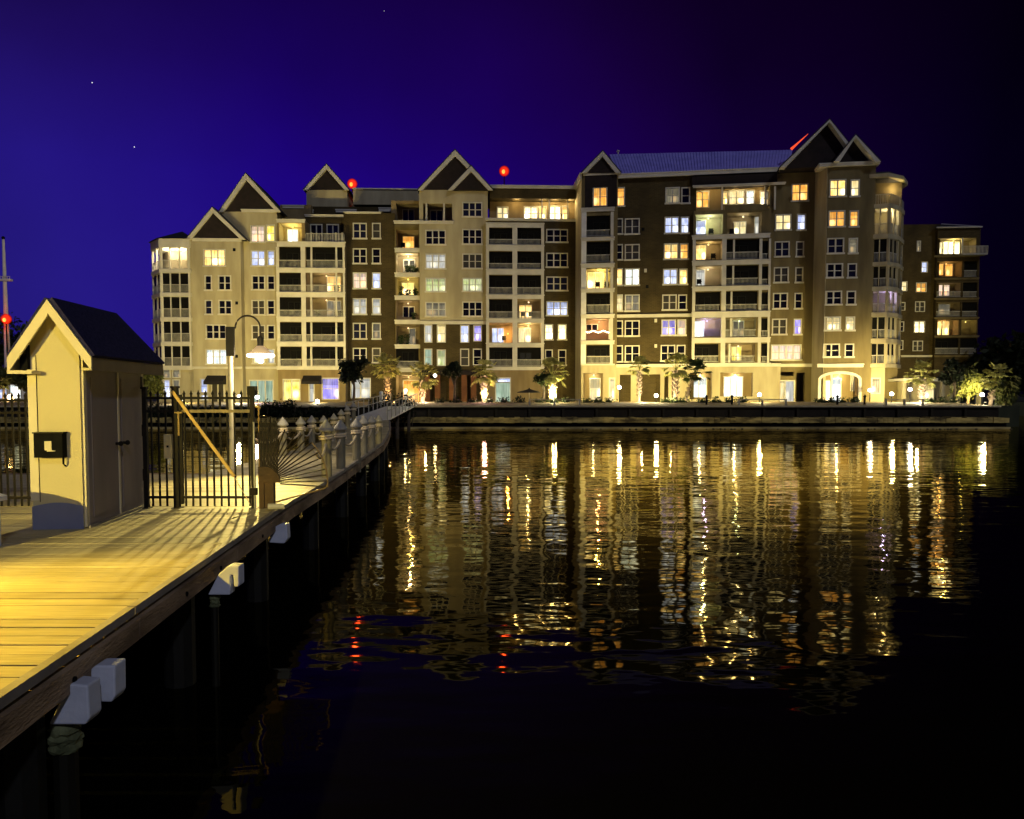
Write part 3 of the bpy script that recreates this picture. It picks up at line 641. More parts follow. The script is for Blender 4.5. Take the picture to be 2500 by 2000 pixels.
# blue standing-seam roof
m = MB(); (u0, z0), (u1, z1) = RB.uz(1506, 424, .5), RB.uz(1925, 412, .5); 
ua_, za_ = RB.uz(1488, 377, -7); ub_, zb_ = RB.uz(1935, 366, -7)
m.quad((u0,-.45,z0),(u1,-.45,z1),(ub_,7,zb_),(ua_,7,za_)); m.quad((ua_,7,za_),(ub_,7,zb_),(ub_,13,z1),(ua_,13,z0)); 
for i in range(1, 60):
    t = i/60; p = Vector((u0+(u1-u0)*t,-.45,z0+(z1-z0)*t)); q = Vector((ua_+(ub_-ua_)*t,7,za_+(zb_-za_)*t)); up = Vector((0,-.03,.06))
    m.quad(p, q, q+up, p+up); m.quad(p+Vector((.05,0,0)), p+up, q+up, q+Vector((.05,0,0)))
m.build('metal_roof', surf('blue_metal_roof', (.36,.33,.95), (.28,.26,.80), .8, .5, metal=.0), RB.e)
# roof vent
x, z = RB.uz(1509, 375, -7); MB().lathe([(.1,-.4),(.1,.2),(.2,.22),(.2,.35),(.05,.42)],(x,7,z),8).build('roof_vent', M['trim'], RB.e)
# =================================================================== far right building
FF = Frame((60, 124.0), (75, 123.0)); FB = Bld(FF, 2205, 'apartment_building', 'dimmer brown block standing behind the right end, with orange lit balconies')
s = Sec(FB, 2180, 2290, 548, 985, 0, 'brick', 12)
for r_, l, c_ in (((2240,590,2246,613),'dim',1),((2251,641,2263,664),'blue',1),((2202,689,2213,710),'cream',1),((2238,692,2260,712),'orange',2),((2199,740,2208,757),None,1),((2236,738,2256,760),None,2),((2233,786,2256,811),'bright',2),((2196,787,2205,808),None,1),((2195,833,2203,853),None,1),((2230,834,2251,856),None,2)): s.win(r_,c_,l,False)
s.build(); FB.band((2200,868,2285,872),0)
s = Sec(FB, 2284, 2388, 558, 985, .8, 'brick', 12)
s.bal((2287,581,2384,620),'yellow',40,None,(2350,),[((2288,592,2300,620),1,'cream'),((2303,591,2326,620),2,'bright'),((2330,591,2342,620),1,'bright')])
s.bal((2284,638,2350,676),'orange',9,None,(),[((2292,640,2302,672),1,'orange'),((2308,638,2325,674),1,'orange')]); s.bal((2354,638,2386,676),rail=660,doors=[])
s.bal((2286,690,2347,726),None,0,712,(),[((2292,692,2300,722),1,'peach'),((2304,692,2317,722),1,'peach')],screen=False); s.bal((2351,690,2386,726),rail=712,doors=[])
s.bal((2286,738,2345,773),None,0,760,(),[((2291,740,2318,768),1,'dim')],screen=False); s.bal((2349,738,2386,773),rail=760,doors=[])
s.bal((2281,781,2342,818),'orange',16,None,(),[((2288,785,2297,818),1,'warm'),((2300,785,2316,818),1,'warm')],screen=False); s.bal((2347,781,2386,818),'yellow',5,None,(),[])
s.bal((2280,826,2340,865),rail=850); s.bal((2344,826,2386,865),rail=850,doors=[]); s.build()
for y in (624,679,728,775,820,868): FB.band((2281,y,2389,y+4),.85,mat='olive')
a, c, z0, z1 = FB.rect((2350,600,2412,622),2.2); m = MB().box(a,c,-2.2,-.8,z0,z0+.25)
for i in range(20): x = a+(c-a)*i/19; m.box(x-.03,x+.03,-2.2,-2.14,z0+.25,z1)
m.box(a,c,-2.22,-2.12,z1-.08,z1); m.build('terrace_railing', M['rail'], FB.e)
(ul,zl),(ua,za),(ur,zr2) = FB.uz(2284,557,.8),FB.uz(2342,528,.8),FB.uz(2388,555,.8)
m = MB(); ap = (ua, 5, za); q = [(ul,-1.1,zl),(ur+.4,-1.1,zl),(ur+.4,11,zl),(ul,11,zl)]
for i in range(4): m.tri(q[i], q[(i+1)%4], ap)
m.build('hip_roof', M['roof'], FB.e)
m = MB(); m.tube([ap, (ur+.4,-1.15,zl+.02)], .14, 5); m.tube([(ul,-1.15,zl),(ur+.45,-1.15,zl)], .12, 5); m.build('roof_trim', M['trim'], FB.e)
#PART2
# =================================================================== setting
def gpt(px, Y, z=0.0): p = at(px, 900, Y); return Vector((p.x, Y, z))
land = MB().prism([(-260,70.6),(43.0,70.6),(47,74),(50,82),(56,98),(70,112),(300,150),(300,700),(-260,700)], -1.0, LAND, 'z').build('ground', surf('night_ground', (.05,.055,.03), (.03,.035,.02), .3, .95, .5, 3))
tag(land, kind='structure')
pv = MB().prism([(70.62,LAND+.004),(77.0,LAND+.24),(88.0,LAND+.24),(88.0,LAND-.3),(70.62,LAND-.3)], -75, 42.6, 'x').build('promenade', surf('paving', (.34,.26,.13), (.24,.18,.09), 1.2, .85, .3, 8)); tag(pv, kind='structure')
# water
m, nt, N, L = newmat('lagoon_water')
gl_ = N.new('ShaderNodeBsdfGlossy'); gl_.inputs['Roughness'].default_value = .03; gl_.inputs['Color'].default_value = (1,.88,.52,1)
df_ = N.new('ShaderNodeBsdfDiffuse'); df_.inputs[0].default_value = (.0012,.0014,.0010,1); fn_ = N.new('ShaderNodeFresnel'); fn_.inputs['IOR'].default_value = 1.33
pw_ = N.new('ShaderNodeMath'); pw_.operation = 'POWER'; pw_.inputs[1].default_value = 1.25; L.new(fn_.outputs[0], pw_.inputs[0])
ms_ = N.new('ShaderNodeMixShader'); L.new(pw_.outputs[0], ms_.inputs[0]); L.new(df_.outputs[0], ms_.inputs[1]); L.new(gl_.outputs[0], ms_.inputs[2])
tc = N.new('ShaderNodeTexCoord')
def wave(scale, st, sx, sy, det=3, rot=0):
    mp = N.new('ShaderNodeMapping'); mp.inputs['Scale'].default_value = (sx, sy, 1); mp.inputs['Rotation'].default_value = (0,0,rot); L.new(tc.outputs['Object'], mp.inputs[0])
    n = N.new('ShaderNodeTexNoise'); n.inputs['Scale'].default_value = scale; n.inputs['Detail'].default_value = det; L.new(mp.outputs[0], n.inputs['Vector'])
    k = N.new('ShaderNodeMath'); k.operation = 'MULTIPLY'; k.inputs[1].default_value = st; L.new(n.outputs['Fac'], k.inputs[0]); return k
w1 = wave(1.15, .0135, .75, 1.5, 1, .22); w2 = wave(3.4, .0024, .8, 1.5, 1, -.25); w3 = wave(.30, .026, .8, 1.6, 1, .1)
a1 = N.new('ShaderNodeMath'); L.new(w1.outputs[0], a1.inputs[0]); L.new(w2.outputs[0], a1.inputs[1])
a2 = N.new('ShaderNodeMath'); L.new(a1.outputs[0], a2.inputs[0]); L.new(w3.outputs[0], a2.inputs[1])
bp = N.new('ShaderNodeBump'); bp.inputs['Strength'].default_value = 1.0; bp.inputs['Distance'].default_value = 1.0
L.new(a2.outputs[0], bp.inputs['Height']); L.new(bp.outputs[0], gl_.inputs['Normal']); L.new(bp.outputs[0], fn_.inputs['Normal']); out(nt, ms_.outputs[0])
w = MB(); w.quad((-400,-60,0),(400,-60,0),(400,160,0),(-400,160,0)); w = w.build('water', m); tag(w, kind='structure')
# seawall
sw = empty('seawall', (0,70,0), 'long low seawall with a pale cap along the far bank', 'seawall')
def swp(name, mb, mat): o = mb.build(name, mat, sw); return o
X0, X1 = -75, 42.8
swp('wall_panel', MB().box(X0, X1, .25, .58, -1, LAND-.11), surf('dark_seawall', (.022,.018,.012), (.014,.011,.008), 1.2, .9, .5, 6))
swp('cap', MB().box(X0, X1, -.1, .6, LAND-.10, LAND+.02), surf('seawall_cap', (.50,.42,.26), (.40,.33,.2), 1.5, .8))
mb = MB(); n = 260
for i in range(n):
    x = X0+(X1-X0)*i/n; x1_ = X0+(X1-X0)*(i+1)/n; mb.box(x, x1_, -1.2-.12*random.random(), .24, .5+.05*random.random(), .93+.08*random.random())
swp('upper_ledge', mb, surf('gold_lit_ledge', (.80,.60,.18), (.12,.09,.035), 2.2, .9, .8, 5, stretch=(.3,1,1)))  # golden colour of ledge and waterline beam stands in for warm light
swp('waterline_beam', MB().box(X0, X1, -1.5, .24, -.5, .16), surf('waterline_timber', (.75,.58,.22), (.25,.19,.08), 2.2, .8, stretch=(.3,1,1)))
swp('lower_wall', MB().box(X0, X1, -.9, .2, -.5, .5), M['black'])
mb = MB()
for i in range(150):
    x = random.uniform(X0, X1); y = -1.9+random.uniform(-.3,.3); r = random.uniform(.06,.14); mb.ball((x,y,.0), r, 4, .6)
swp('riprap', mb, surf('riprap_stone', (.20,.16,.09), (.08,.065,.04), 2.0, .9, .8, 5))
bmt = surf('dark_seawall2', (.03,.025,.015), None, 1.2, .9)
for i in range(40): x = X0+2.94*i; swp('buttress', MB().box(x, x+.22, .02, .25, -.5, LAND-.22), bmt)
# =================================================================== plants
def leaves(mb, c, rx, ry, rz, n, s, seed=0, shell=.5):
    rnd = random.Random(seed)
    for i in range(n):
        d = Vector((rnd.gauss(0,1), rnd.gauss(0,1), rnd.gauss(0,1))).normalized(); r = shell+(1-shell)*rnd.random()
        r *= 1+.22*math.sin(d.x*5+seed)*math.cos(d.z*4+seed*2)
        p = Vector((c[0]+d.x*rx*r, c[1]+d.y*ry*r, c[2]+d.z*rz*r))
        a = Vector((rnd.gauss(0,1), rnd.gauss(0,1), rnd.gauss(0,1))).normalized(); b_ = a.cross(Vector((rnd.gauss(0,1), rnd.gauss(0,1), rnd.gauss(0,1)))).normalized()
        q = s*rnd.uniform(.6,1.4); mb.quad(p-a*q, p-b_*q*.5, p+a*q, p+b_*q*.5)
def shrub(name, loc, rx, ry, rz, n, s, label, cat, mat='leafdark', group=None, seed=1, stem=True):
    e = empty(name, loc, label, cat, group=group)
    mb = MB(); leaves(mb, (0,0,rz*.9), rx, ry, rz, n, s, seed, .25); mb.build('foliage', M[mat], e)
    if stem:
        st = MB(); rnd = random.Random(seed)
        for i in range(5): st.tube([(rnd.uniform(-.1,.1), rnd.uniform(-.1,.1), 0), (rnd.uniform(-rx,rx)*.5, rnd.uniform(-ry,ry)*.5, rz*1.2)], .05, 5, .02)
        st.build('stem', M['bark'], e)
    return e
M['bark'] = surf('bark', (.10,.075,.05), (.06,.045,.03), 4, .9, .8, 20)
M['palmbark'] = surf('palm_bark', (.42,.33,.24), (.20,.15,.11), 3.0, .9, 1.0, 9)
M['palmleaf'] = leafmat('palm_leaves', (.26,.27,.075), (.52,.49,.17))
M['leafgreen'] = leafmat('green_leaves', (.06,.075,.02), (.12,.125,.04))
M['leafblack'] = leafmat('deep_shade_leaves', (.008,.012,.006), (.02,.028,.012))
def palm(px, ybase, ytop_trunk, ycrown, D, label, lean=0.0, rt=.30, crown=2.1, seed=1, mat='palmleaf'):
    base = gpt(px, D, LAND); e = empty('palm_tree', base, label, 'palm tree', group='palm trees on the promenade')
    zt = at(px, ytop_trunk, D).z-LAND; t = MB(); pts = []
    for i in range(9):
        q = i/8; pts.append((lean*q*q, 0, zt*q))
    t.tube(pts, rt*.8, 9, rt)
    rnd = random.Random(seed)
    for i in range(60):   # leaf-base boots up the trunk
        q = .25+.75*i/60; an = i*2.4; c_ = Vector((lean*q*q+rt*math.cos(an), rt*math.sin(an), zt*q)); o = Vector((math.cos(an), math.sin(an), .9))*.18; s_ = Vector((-math.sin(an), math.cos(an), 0))*.12
        t.quad(c_-s_, c_+s_, c_+s_*.6+o, c_-s_*.6+o)
    t.build('trunk', M['palmbark'], e)
    cr = MB(); top = Vector((lean, 0, zt))
    for i in range(34):
        an = rnd.uniform(0, 6.28); el = rnd.uniform(-.75, 1.35); L_ = crown*rnd.uniform(.4,.62)
        d = Vector((math.cos(an)*math.cos(el), math.sin(an)*math.cos(el), math.sin(el))); c_ = top+Vector((0,0,.35))+d*L_
        sd = d.cross(Vector((0,0,1))); sd = sd.normalized() if sd.length > .01 else Vector((1,0,0)); up = sd.cross(d)
        cr.quad(top, top+sd*.04, c_+sd*.03, c_)
        for k in range(13):   # fan leaflets
            a = -1.25+2.5*k/12; v_ = (d*math.cos(a)+sd*math.sin(a)); l = crown*.40*rnd.uniform(.7,1.05); tip = c_+v_*l+Vector((0,0,-.28*l))+up*rnd.uniform(-.12,.12); w_ = (d*-math.sin(a)+sd*math.cos(a))*.10
            mid = c_+v_*l*.55; cr.quad(c_, mid-w_, tip, mid+w_)
    cr.build('crown', M[mat], e)
    return e
palm(945, 975, 905, 880, 80, 'slim palm tree left of the entrance with an orange light', rt=.24, crown=1.9, seed=2)
palm(1031, 965, 930, 900, 79, 'palm tree beside the orange entrance porch, trunk tapering downward', rt=.26, crown=2.0, seed=3)
palm(1182, 970, 918, 895, 79, 'palm tree with shaggy pale trunk next to a pink ground light', rt=.30, crown=1.9, seed=4)
palm(1348, 970, 920, 898, 79, 'palm tree brightly lit from its foot between the two blocks', rt=.34, crown=2.0, seed=5)
palm(1561, 985, 905, 885, 79, 'small palm tree with thin trunk in front of the bright entrance', rt=.16, crown=1.4, seed=6)
palm(1650, 980, 905, 882, 79, 'broad palm tree with ragged trunk right of the bright entrance', rt=.30, crown=1.9, seed=7)
palm(1676, 980, 920, 902, 81, 'dark thin leaning palm tree between broad palm and white shop panes', lean=.9, rt=.12, crown=1.9, seed=8, mat='leafdark')
palm(2252, 985, 925, 905, 78, 'palm tree before the low pavilion at the right end', rt=.26, crown=1.9, seed=9)
palm(2421, 992, 932, 915, 74, 'leaning palm tree at the right end of the seawall', lean=.75, rt=.22, crown=1.9, seed=10)
# round dark trees
def dtree(px, ymid, D, rx, rz, label, n=900, name='tree', mat='leafblack', seed=3, lf=.22, group=None):
    base = gpt(px, D, LAND); e = empty(name, base, label, 'tree', group=group); zc = at(px, ymid, D).z-LAND
    mb = MB(); rnd = random.Random(seed); leaves(mb, (0,0,zc), rx*.75, rx*.6, rz*.75, n//2, lf, seed, .2)
    for i in range(7):
        an = rnd.uniform(0,6.28); q = rnd.uniform(.45,.75); leaves(mb, (rx*q*math.cos(an), rx*.5*math.sin(an), zc+rz*rnd.uniform(-.5,.6)), rx*.42, rx*.4, rz*.4, n//12, lf, seed+i, .1)
    mb.build('crown', M[mat], e)
    t = MB(); t.tube([(0,0,0),(.1,0,zc*.5),(0,0,zc)], .16, 7, .08)
    for i in range(6): an = i*1.05; t.tube([(0,0,zc*.6),(rx*.5*math.cos(an), rx*.4*math.sin(an), zc+rz*.2)], .07, 5, .03)
    t.build('trunk', M['bark'], e); return e
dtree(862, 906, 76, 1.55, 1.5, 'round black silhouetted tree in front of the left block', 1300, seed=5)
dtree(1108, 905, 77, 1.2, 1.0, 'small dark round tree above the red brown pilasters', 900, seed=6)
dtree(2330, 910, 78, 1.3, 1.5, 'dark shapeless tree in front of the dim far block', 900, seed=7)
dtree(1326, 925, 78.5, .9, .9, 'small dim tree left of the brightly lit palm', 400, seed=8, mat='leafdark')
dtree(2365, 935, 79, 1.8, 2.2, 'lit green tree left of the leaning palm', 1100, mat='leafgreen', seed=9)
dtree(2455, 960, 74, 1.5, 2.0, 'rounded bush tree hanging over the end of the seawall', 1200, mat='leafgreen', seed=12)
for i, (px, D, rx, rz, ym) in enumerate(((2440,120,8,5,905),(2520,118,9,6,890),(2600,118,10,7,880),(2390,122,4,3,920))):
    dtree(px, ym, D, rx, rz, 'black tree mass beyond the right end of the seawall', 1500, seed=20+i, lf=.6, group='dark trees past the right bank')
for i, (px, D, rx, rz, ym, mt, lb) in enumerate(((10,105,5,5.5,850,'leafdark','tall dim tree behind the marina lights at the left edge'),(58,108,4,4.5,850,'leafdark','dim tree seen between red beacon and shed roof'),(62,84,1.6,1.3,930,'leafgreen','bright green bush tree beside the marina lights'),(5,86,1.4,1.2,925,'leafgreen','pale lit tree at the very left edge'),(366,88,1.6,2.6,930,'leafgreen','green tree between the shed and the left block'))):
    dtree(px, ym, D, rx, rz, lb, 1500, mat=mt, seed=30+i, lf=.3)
# hedges along the left bank: things of countable length
hx = [(330,470,985,1038),(470,640,990,1040),(640,720,975,1030),(720,842,990,1045),(900,1010,955,1040)]
hl = ['clipped dark hedge behind the side panel of the gate','dark hedge behind the gate pickets','dark mounded hedge right of the gate post','dark low hedge behind the pier posts','large black hedge beside the gangway landing']
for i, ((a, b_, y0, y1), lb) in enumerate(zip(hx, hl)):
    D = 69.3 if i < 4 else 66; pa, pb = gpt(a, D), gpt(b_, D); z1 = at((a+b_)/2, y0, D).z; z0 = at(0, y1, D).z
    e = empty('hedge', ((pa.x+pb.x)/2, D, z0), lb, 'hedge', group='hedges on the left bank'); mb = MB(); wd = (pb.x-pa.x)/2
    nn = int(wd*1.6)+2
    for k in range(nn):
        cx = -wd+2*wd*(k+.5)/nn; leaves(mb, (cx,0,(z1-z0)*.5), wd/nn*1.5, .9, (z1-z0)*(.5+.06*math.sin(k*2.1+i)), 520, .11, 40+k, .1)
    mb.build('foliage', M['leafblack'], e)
    mb = MB(); mb.box(-wd, wd, -.45, .45, 0, (z1-z0)*.8); mb.build('inner_branches', M['bark'], e) if False else None
    st = MB(); 
    for k in range(nn*3): x = -wd+2*wd*(k+.5)/(nn*3); st.tube([(x,random.uniform(-.3,.3),0),(x+.2,random.uniform(-.3,.3),(z1-z0)*.7)],.03,4)
    st.build('stem', M['bark'], e)
# low planting beds along the seawall
bd = [(1055,1290,'leafblack'),(1300,1400,'leafdark'),(1420,1500,'leafgreen'),(1615,1680,'leafdark'),(1700,1830,'leafdark'),(1990,2100,'leafdark'),(2260,2345,'leafdark')]
bl = ['low dark planting below the red brown pilasters','low planting beside the brightly lit palm','low green shrubs before the left arcade of the taller block','low shrubs right of the bright entrance','low shrubs before the white shop panes','low shrubs before the arched bay','dark shrubs before the low pavilion']
for i, ((a, b_, mt), lb) in enumerate(zip(bd, bl)):
    D = 77; pa, pb = gpt(a, D), gpt(b_, D); e = empty('shrub_bed', ((pa.x+pb.x)/2, D, LAND), lb, 'shrubs', group='low shrubs on the promenade'); mb = MB(); wd = (pb.x-pa.x)/2; nn = int(wd)+2
    for k in range(nn): leaves(mb, (-wd+2*wd*(k+.5)/nn, 0, .35), .7, .5, .42+.15*random.random(), 160, .12, 70+k, .1)
    mb.build('foliage', M[mt], e)
# =================================================================== ground lights
gl = [(1183,967,78,(1,.45,.55),55,'pink ground light at the foot of the shaggy palm'),(1353,968,77.6,(1,.86,.42),210,'bright ground light at the foot of the lit palm'),
 (1512,946,80,(1,.9,.6),70,'small bright light by the doorway of the arcade'),(1602,966,78,(1,.88,.5),130,'bright ground light in front of the lit entrance'),
 (1854,964,78,(1,.80,.35),170,'bright ground light beside the white double doors'),(2177,962,78,(1,.88,.5),150,'bright ground light before the turret at the right'),
 (2222,951,82,(.9,.88,1),110,'white light hanging in the low pavilion'),(2124,953,84,(.95,.85,.8),45,'small white light at the foot of the right turret'),
 (2398,964,76,(1,.9,.6),75,'bright light left of the leaning palm'),(584,969,76,(1,.97,.8),160,'round white light seen right of the lamp pole'),
 (628,970,76,(.85,.65,1),60,'small lilac light above the gate latch post'),
 (440,978,74,(1,.9,.6),110,'small added light between the hedges left of the lamp pole'),(775,980,76,(1,.9,.6),70,'small added light under the dark round tree'),(1062,917,92,(1,.8,.5),50,'round lamp inside the orange entrance porch')]  # lights by the hedges and round tree added to brighten the left block
gm = {}
FW = 6800
def fspot(e, off, tgt, W, col=(1,.77,.25), ang=125):
    l = bpy.data.lights.new('light','SPOT'); l.energy = W; l.color = col; l.spot_size = R(ang); l.spot_blend = 1; l.shadow_soft_size = .25
    o = bpy.data.objects.new('light', l); C.objects.link(o); o.parent = e; o.location = off
    o.rotation_euler = (Vector(tgt)-e.location-Vector(off)).to_track_quat('-Z','Y').to_euler()
for px, py, D, col, W, lb in gl:
    p = at(px, py, D); zb = LAND if D < 90 else p.z-.3
    e = empty('ground_light', (p.x, D, zb), lb, 'ground light', group='lights along the promenade')
    h = max(p.z-zb, .2); mb = MB(); mb.tube([(0,0,0),(0,0,h-.18)], .04, 6); mb.lathe([(.1,h-.2),(.16,h-.16),(.05,h-.15)], (0,0,0), 10); mb.build('spike_and_cup', M['black'], e)
    c = tuple(.5+.5*x for x in col); mb = MB(); mb.ball((0,0,h), .19, 7); mb.build('bulb', emis('bulb_glow', c, 16), e)
    point('light', (0,-.45,h+.05), col, W*3, .2, e)
    if D < 81: fspot(e, (0,.3,h+.1), (p.x*1.04, 96, 4.5 if px > 1000 else 13), FW*W/100*(1.15 if px > 1000 else 1.1), ang=100 if px > 1000 else 125)
for px, D, col, W, lb in ((952,78.5,(1,.6,.2),70,'small orange uplight at the foot of the slim palm'),(1038,77.6,(1,.7,.4),60,'small uplight at the foot of the palm by the orange porch'),(1190,77.4,(1,.8,.4),50,'small uplight on the right of the shaggy palm'),(1568,77.6,(1,.8,.4),60,'small uplight at the thin palm'),(1640,77.4,(1,.8,.4),70,'small uplight at the broad ragged palm'),(2243,76.6,(1,.85,.5),90,'small uplight at the palm before the pavilion'),(2408,72.5,(1,.85,.5),30,'small uplight at the leaning palm')):
    p = gpt(px, D, LAND+.1); e = empty('palm_uplight', p, lb, 'ground light', group='little uplights at the palms'); MB().lathe([(.08,0),(.11,.12),(.12,.2)], (0,0,0), 10).build('housing', M['black'], e); MB().lathe([(.09,.2),(.09,.215)], (0,0,0), 10).build('lens', emis('uplight_lens', (1,.85,.5), 5), e); point('light', (0,-.1,.35), col, W*11, .1, e)
for px, W in ((2262,1.0),(2345,.8)):
    p = gpt(px, 104, LAND); e = empty('added_flood', p, 'small added floodlight before the dim far block, %s' % ('nearer its blank wall' if px < 2300 else 'below its balconies'), 'ground light'); MB().lathe([(.08,0),(.11,.12),(.12,.2)], (0,0,0), 10).build('housing', M['black'], e); fspot(e, (0,.2,.4), (p.x+1, 124, 12), FW*W*1.25, ang=75)  # floods added to brighten the dim far block
# handrail posts along the promenade
for (a, b_), lb in zip(((1293,1415),(1805,1920),(2165,2255)), ('low rail with short posts before the brightly lit palm','low rail with short posts before the white double doors','low rail with short posts before the right turret')):
    xa, xb = gpt(a,71.6).x, gpt(b_,71.6).x; e = empty('promenade_rail', (xa,71.6,LAND), lb, 'railing', group='low rails along the seawall'); w_ = xb-xa; mb = MB(); mb.box(0, w_, -.04, .04, .52, .60); mb.build('rail', M['stone'], e)
    k = max(2, int(w_/2.1))
    for i in range(k+1): x = w_*i/k; MB().box(x-.08, x+.08, -.081, .081, 0, .62).build('rail_post', M['stone'], e)
# bollards (thin dark) on the promenade
for i, px in enumerate((1726,1788,2046,2113,2382)):
    p = gpt(px, 73, LAND); e = empty('lamp_bollard', p, 'short dark bollard on the promenade edge', 'bollard', group='dark promenade bollards'); MB().lathe([(.10,0),(.10,.75),(.14,.78),(.12,.9),(.02,.98)], (0,0,0), 10).build('bollard_post', M['black'], e)
# patio umbrella and planter boxes near the wall
p = gpt(1292, 80, LAND); e = empty('patio_umbrella', p, 'flat dark patio umbrella before the brown ground floor wall', 'umbrella')
zc = at(1292, 953, 80).z-LAND; MB().lathe([(1.25,zc-.25),(1.2,zc-.2),(.1,zc+.12),(.03,zc+.25)], (0,0,0), 8).build('canopy', M['awning'], e); MB().tube([(0,0,0),(0,0,zc)], .035, 6).build('pole', M['trim'], e)
# pavilion
pc = gpt(2275, 88, LAND); e = empty('pavilion', pc, 'low pale pavilion with columns and flat roof beam at the right end of the promenade', 'pavilion')
w = 4.3; zt = at(2275, 925, 88).z-LAND; MB().box(-w, w, -2.4, 2.4, zt-.28, zt).build('roof', M['trim'], e)
for x in (-w+.1, -w+2.1, 0, 1.5, w-.4):
    for y in (-2.2, 2.0): MB().box(x, x+.32, y, y+.32, 0, zt-.281).build('column', M['beige'], e)
MB().box(-w+.1, w-.1, 1.7, 1.98, 0, zt-.29).build('back_wall', M['beige'], e)
f = MB().box(-.6, 1.2, 1.55, 1.69, .4, 2.2).build('window', M['trim'], e); mb = MB(); mb.quad((-.5,1.54,.5),(1.1,1.54,.5),(1.1,1.54,2.1),(-.5,1.54,2.1),[(0,0),(1,0),(1,1),(0,1)]); mb.build('pane', P_['cream'], f)
# marina building at far left
pc = gpt(30, 92, LAND); e = empty('marina_building', pc, 'small white lit marina building seen through the fence at the left edge', 'building')
MB().box(-5.5, 3.2, 0, 5, 0, 2.6).build('wall', M['white'], e); MB().prism([(-6,2.6),(-1,3.6),(3.8,2.6)], -.6, 5.5).build('roof', M['roof'], e)
for i in range(5):
    x = -5.1+i*1.6; f = MB().box(x, x+1.3, -.1, -.003, .5, 2.2).build('window', M['trim'], e); mb = MB(); mb.quad((x+.1,-.11,.6),(x+1.2,-.11,.6),(x+1.2,-.11,2.1),(x+.1,-.11,2.1),[(0,0),(1,0),(1,1),(0,1)]); mb.build('pane', P_['white' if i % 2 else 'blue'], f)
p = at(26, 970, 86); e2 = empty('street_lamp', (p.x,86,LAND), 'glowing orange lamp at the left edge before the marina building', 'lamp'); h = p.z-LAND
MB().tube([(0,0,0),(0,0,h-.2)],.05,6).build('pole', M['black'], e2); MB().ball((0,0,h),.32,8).build('bulb', emis('orange_bulb', (1,.62,.25), 14), e2); point('light',(0,-.6,h),(1,.7,.35),260,.2,e2)
# =================================================================== masts and beacons
def beacon(px, py, D, label, r, ybot, name='warning_beacon', h2=0):
    p = at(px, py, D); zb = LAND if ybot is None else at(px, ybot, D).z
    e = empty(name, (p.x, D, zb), label, 'warning light'); h = p.z-zb
    MB().tube([(0,0,0),(0,0,h-r*.9)], .12, 6, .07).build('mast', M['black'], e)
    mt, nt, N, L = newmat('red_glow_fade'); t = N.new('ShaderNodeBsdfTransparent'); t.inputs[0].default_value = (1,.4,.3,1); em = N.new('ShaderNodeEmission'); em.inputs[0].default_value = (1,.035,.01,1); em.inputs[1].default_value = .95
    mx = N.new('ShaderNodeMixShader'); lw = N.new('ShaderNodeLayerWeight'); lw.inputs[0].default_value = .35; cr = N.new('ShaderNodeMapRange'); cr.inputs['To Min'].default_value = .78; cr.inputs['To Max'].default_value = .05
    lw.inputs[0].default_value = .5; iv = N.new('ShaderNodeMath'); iv.operation = 'SUBTRACT'; iv.inputs[0].default_value = 1; L.new(lw.outputs['Facing'], iv.inputs[1]); pw = N.new('ShaderNodeMath'); pw.operation = 'POWER'; pw.inputs[1].default_value = 2.2; L.new(iv.outputs[0], pw.inputs[0]); p6 = N.new('ShaderNodeMath'); p6.operation = 'MULTIPLY'; p6.inputs[1].default_value = .62; L.new(pw.outputs[0], p6.inputs[0]); em.inputs[1].default_value = 1.7; L.new(p6.outputs[0], mx.inputs[0]); L.new(t.outputs[0], mx.inputs[1]); L.new(em.outputs[0], mx.inputs[2]); out(nt, mx.outputs[0])
    MB().ball((0,0,h), r, 10).build('glow_globe', mt, e, smooth=True)  # globe shaped as the glow round the bulb, fading at the rim
    MB().ball((-.1,-.2,h-.12), r*.3, 6, 1.3).build('bulb', emis('beacon_bulb', (1,.42,.08), 9), e)
    point('light', (0,-r*1.2,h-.2), (1,.08,.02), 150, .3, e)
    return e
beacon(860, 449, 108, 'red warning beacon beside the little rooftop gable', .70, 470)
beacon(1231, 418, 112, 'red warning beacon on a thin mast above the penthouse roof', .74, 470)
e = beacon(15, 779, 95, 'red warning beacon above the trees at the left edge', .62, None)
p = at(15, 770, 96); e = empty('mast', (p.x, 96, LAND), 'tall white mast with a crosstree at the left edge above the red beacon', 'mast')
zt = at(8, 585, 96).z-LAND; zc = at(12, 684, 96).z-LAND; dx = at(8,585,96).x-p.x
MB().tube([(0,0,0),(dx,0,zt)], .42, 10, .14).build('pole', M['white'], e); mb = MB(); mb.box(dx*.5-1.0, dx*.5+.8, -.3, .3, zc-.12, zc+.12)
mb.box(dx*.5-1.0, dx*.5-.9, -.3, .3, zc+.3, zc+.36); mb.box(dx*.5-1.0, dx*.5+.8, -.3, -.24, zc+.36, zc+.42)
for i in range(7): mb.box(dx*.5-1+i*.29, dx*.5-.95+i*.29, -.3, -.25, zc+.12, zc+.38)
mb.build('crosstree', M['white'], e); MB().ball((dx,0,zt+.2),.2,5).build('mast_cap', M['black'], e)
# red glare beside the right gable, shaped as a glowing sliver
pa, pb = at(1932, 364, 91.5), at(1973, 327, 91.5)
e = empty('red_glow_sliver', pa, 'slanted sliver of red glow along the left slope of the tall right gable', 'warning light'); d = pb-pa
MB().tube([(0,0,0), d*.15, d*.4, d*.75, d], .16, 8, .02).build('sliver_glow', emis('sliver_glow', (1,.09,.03), 1.1), e)
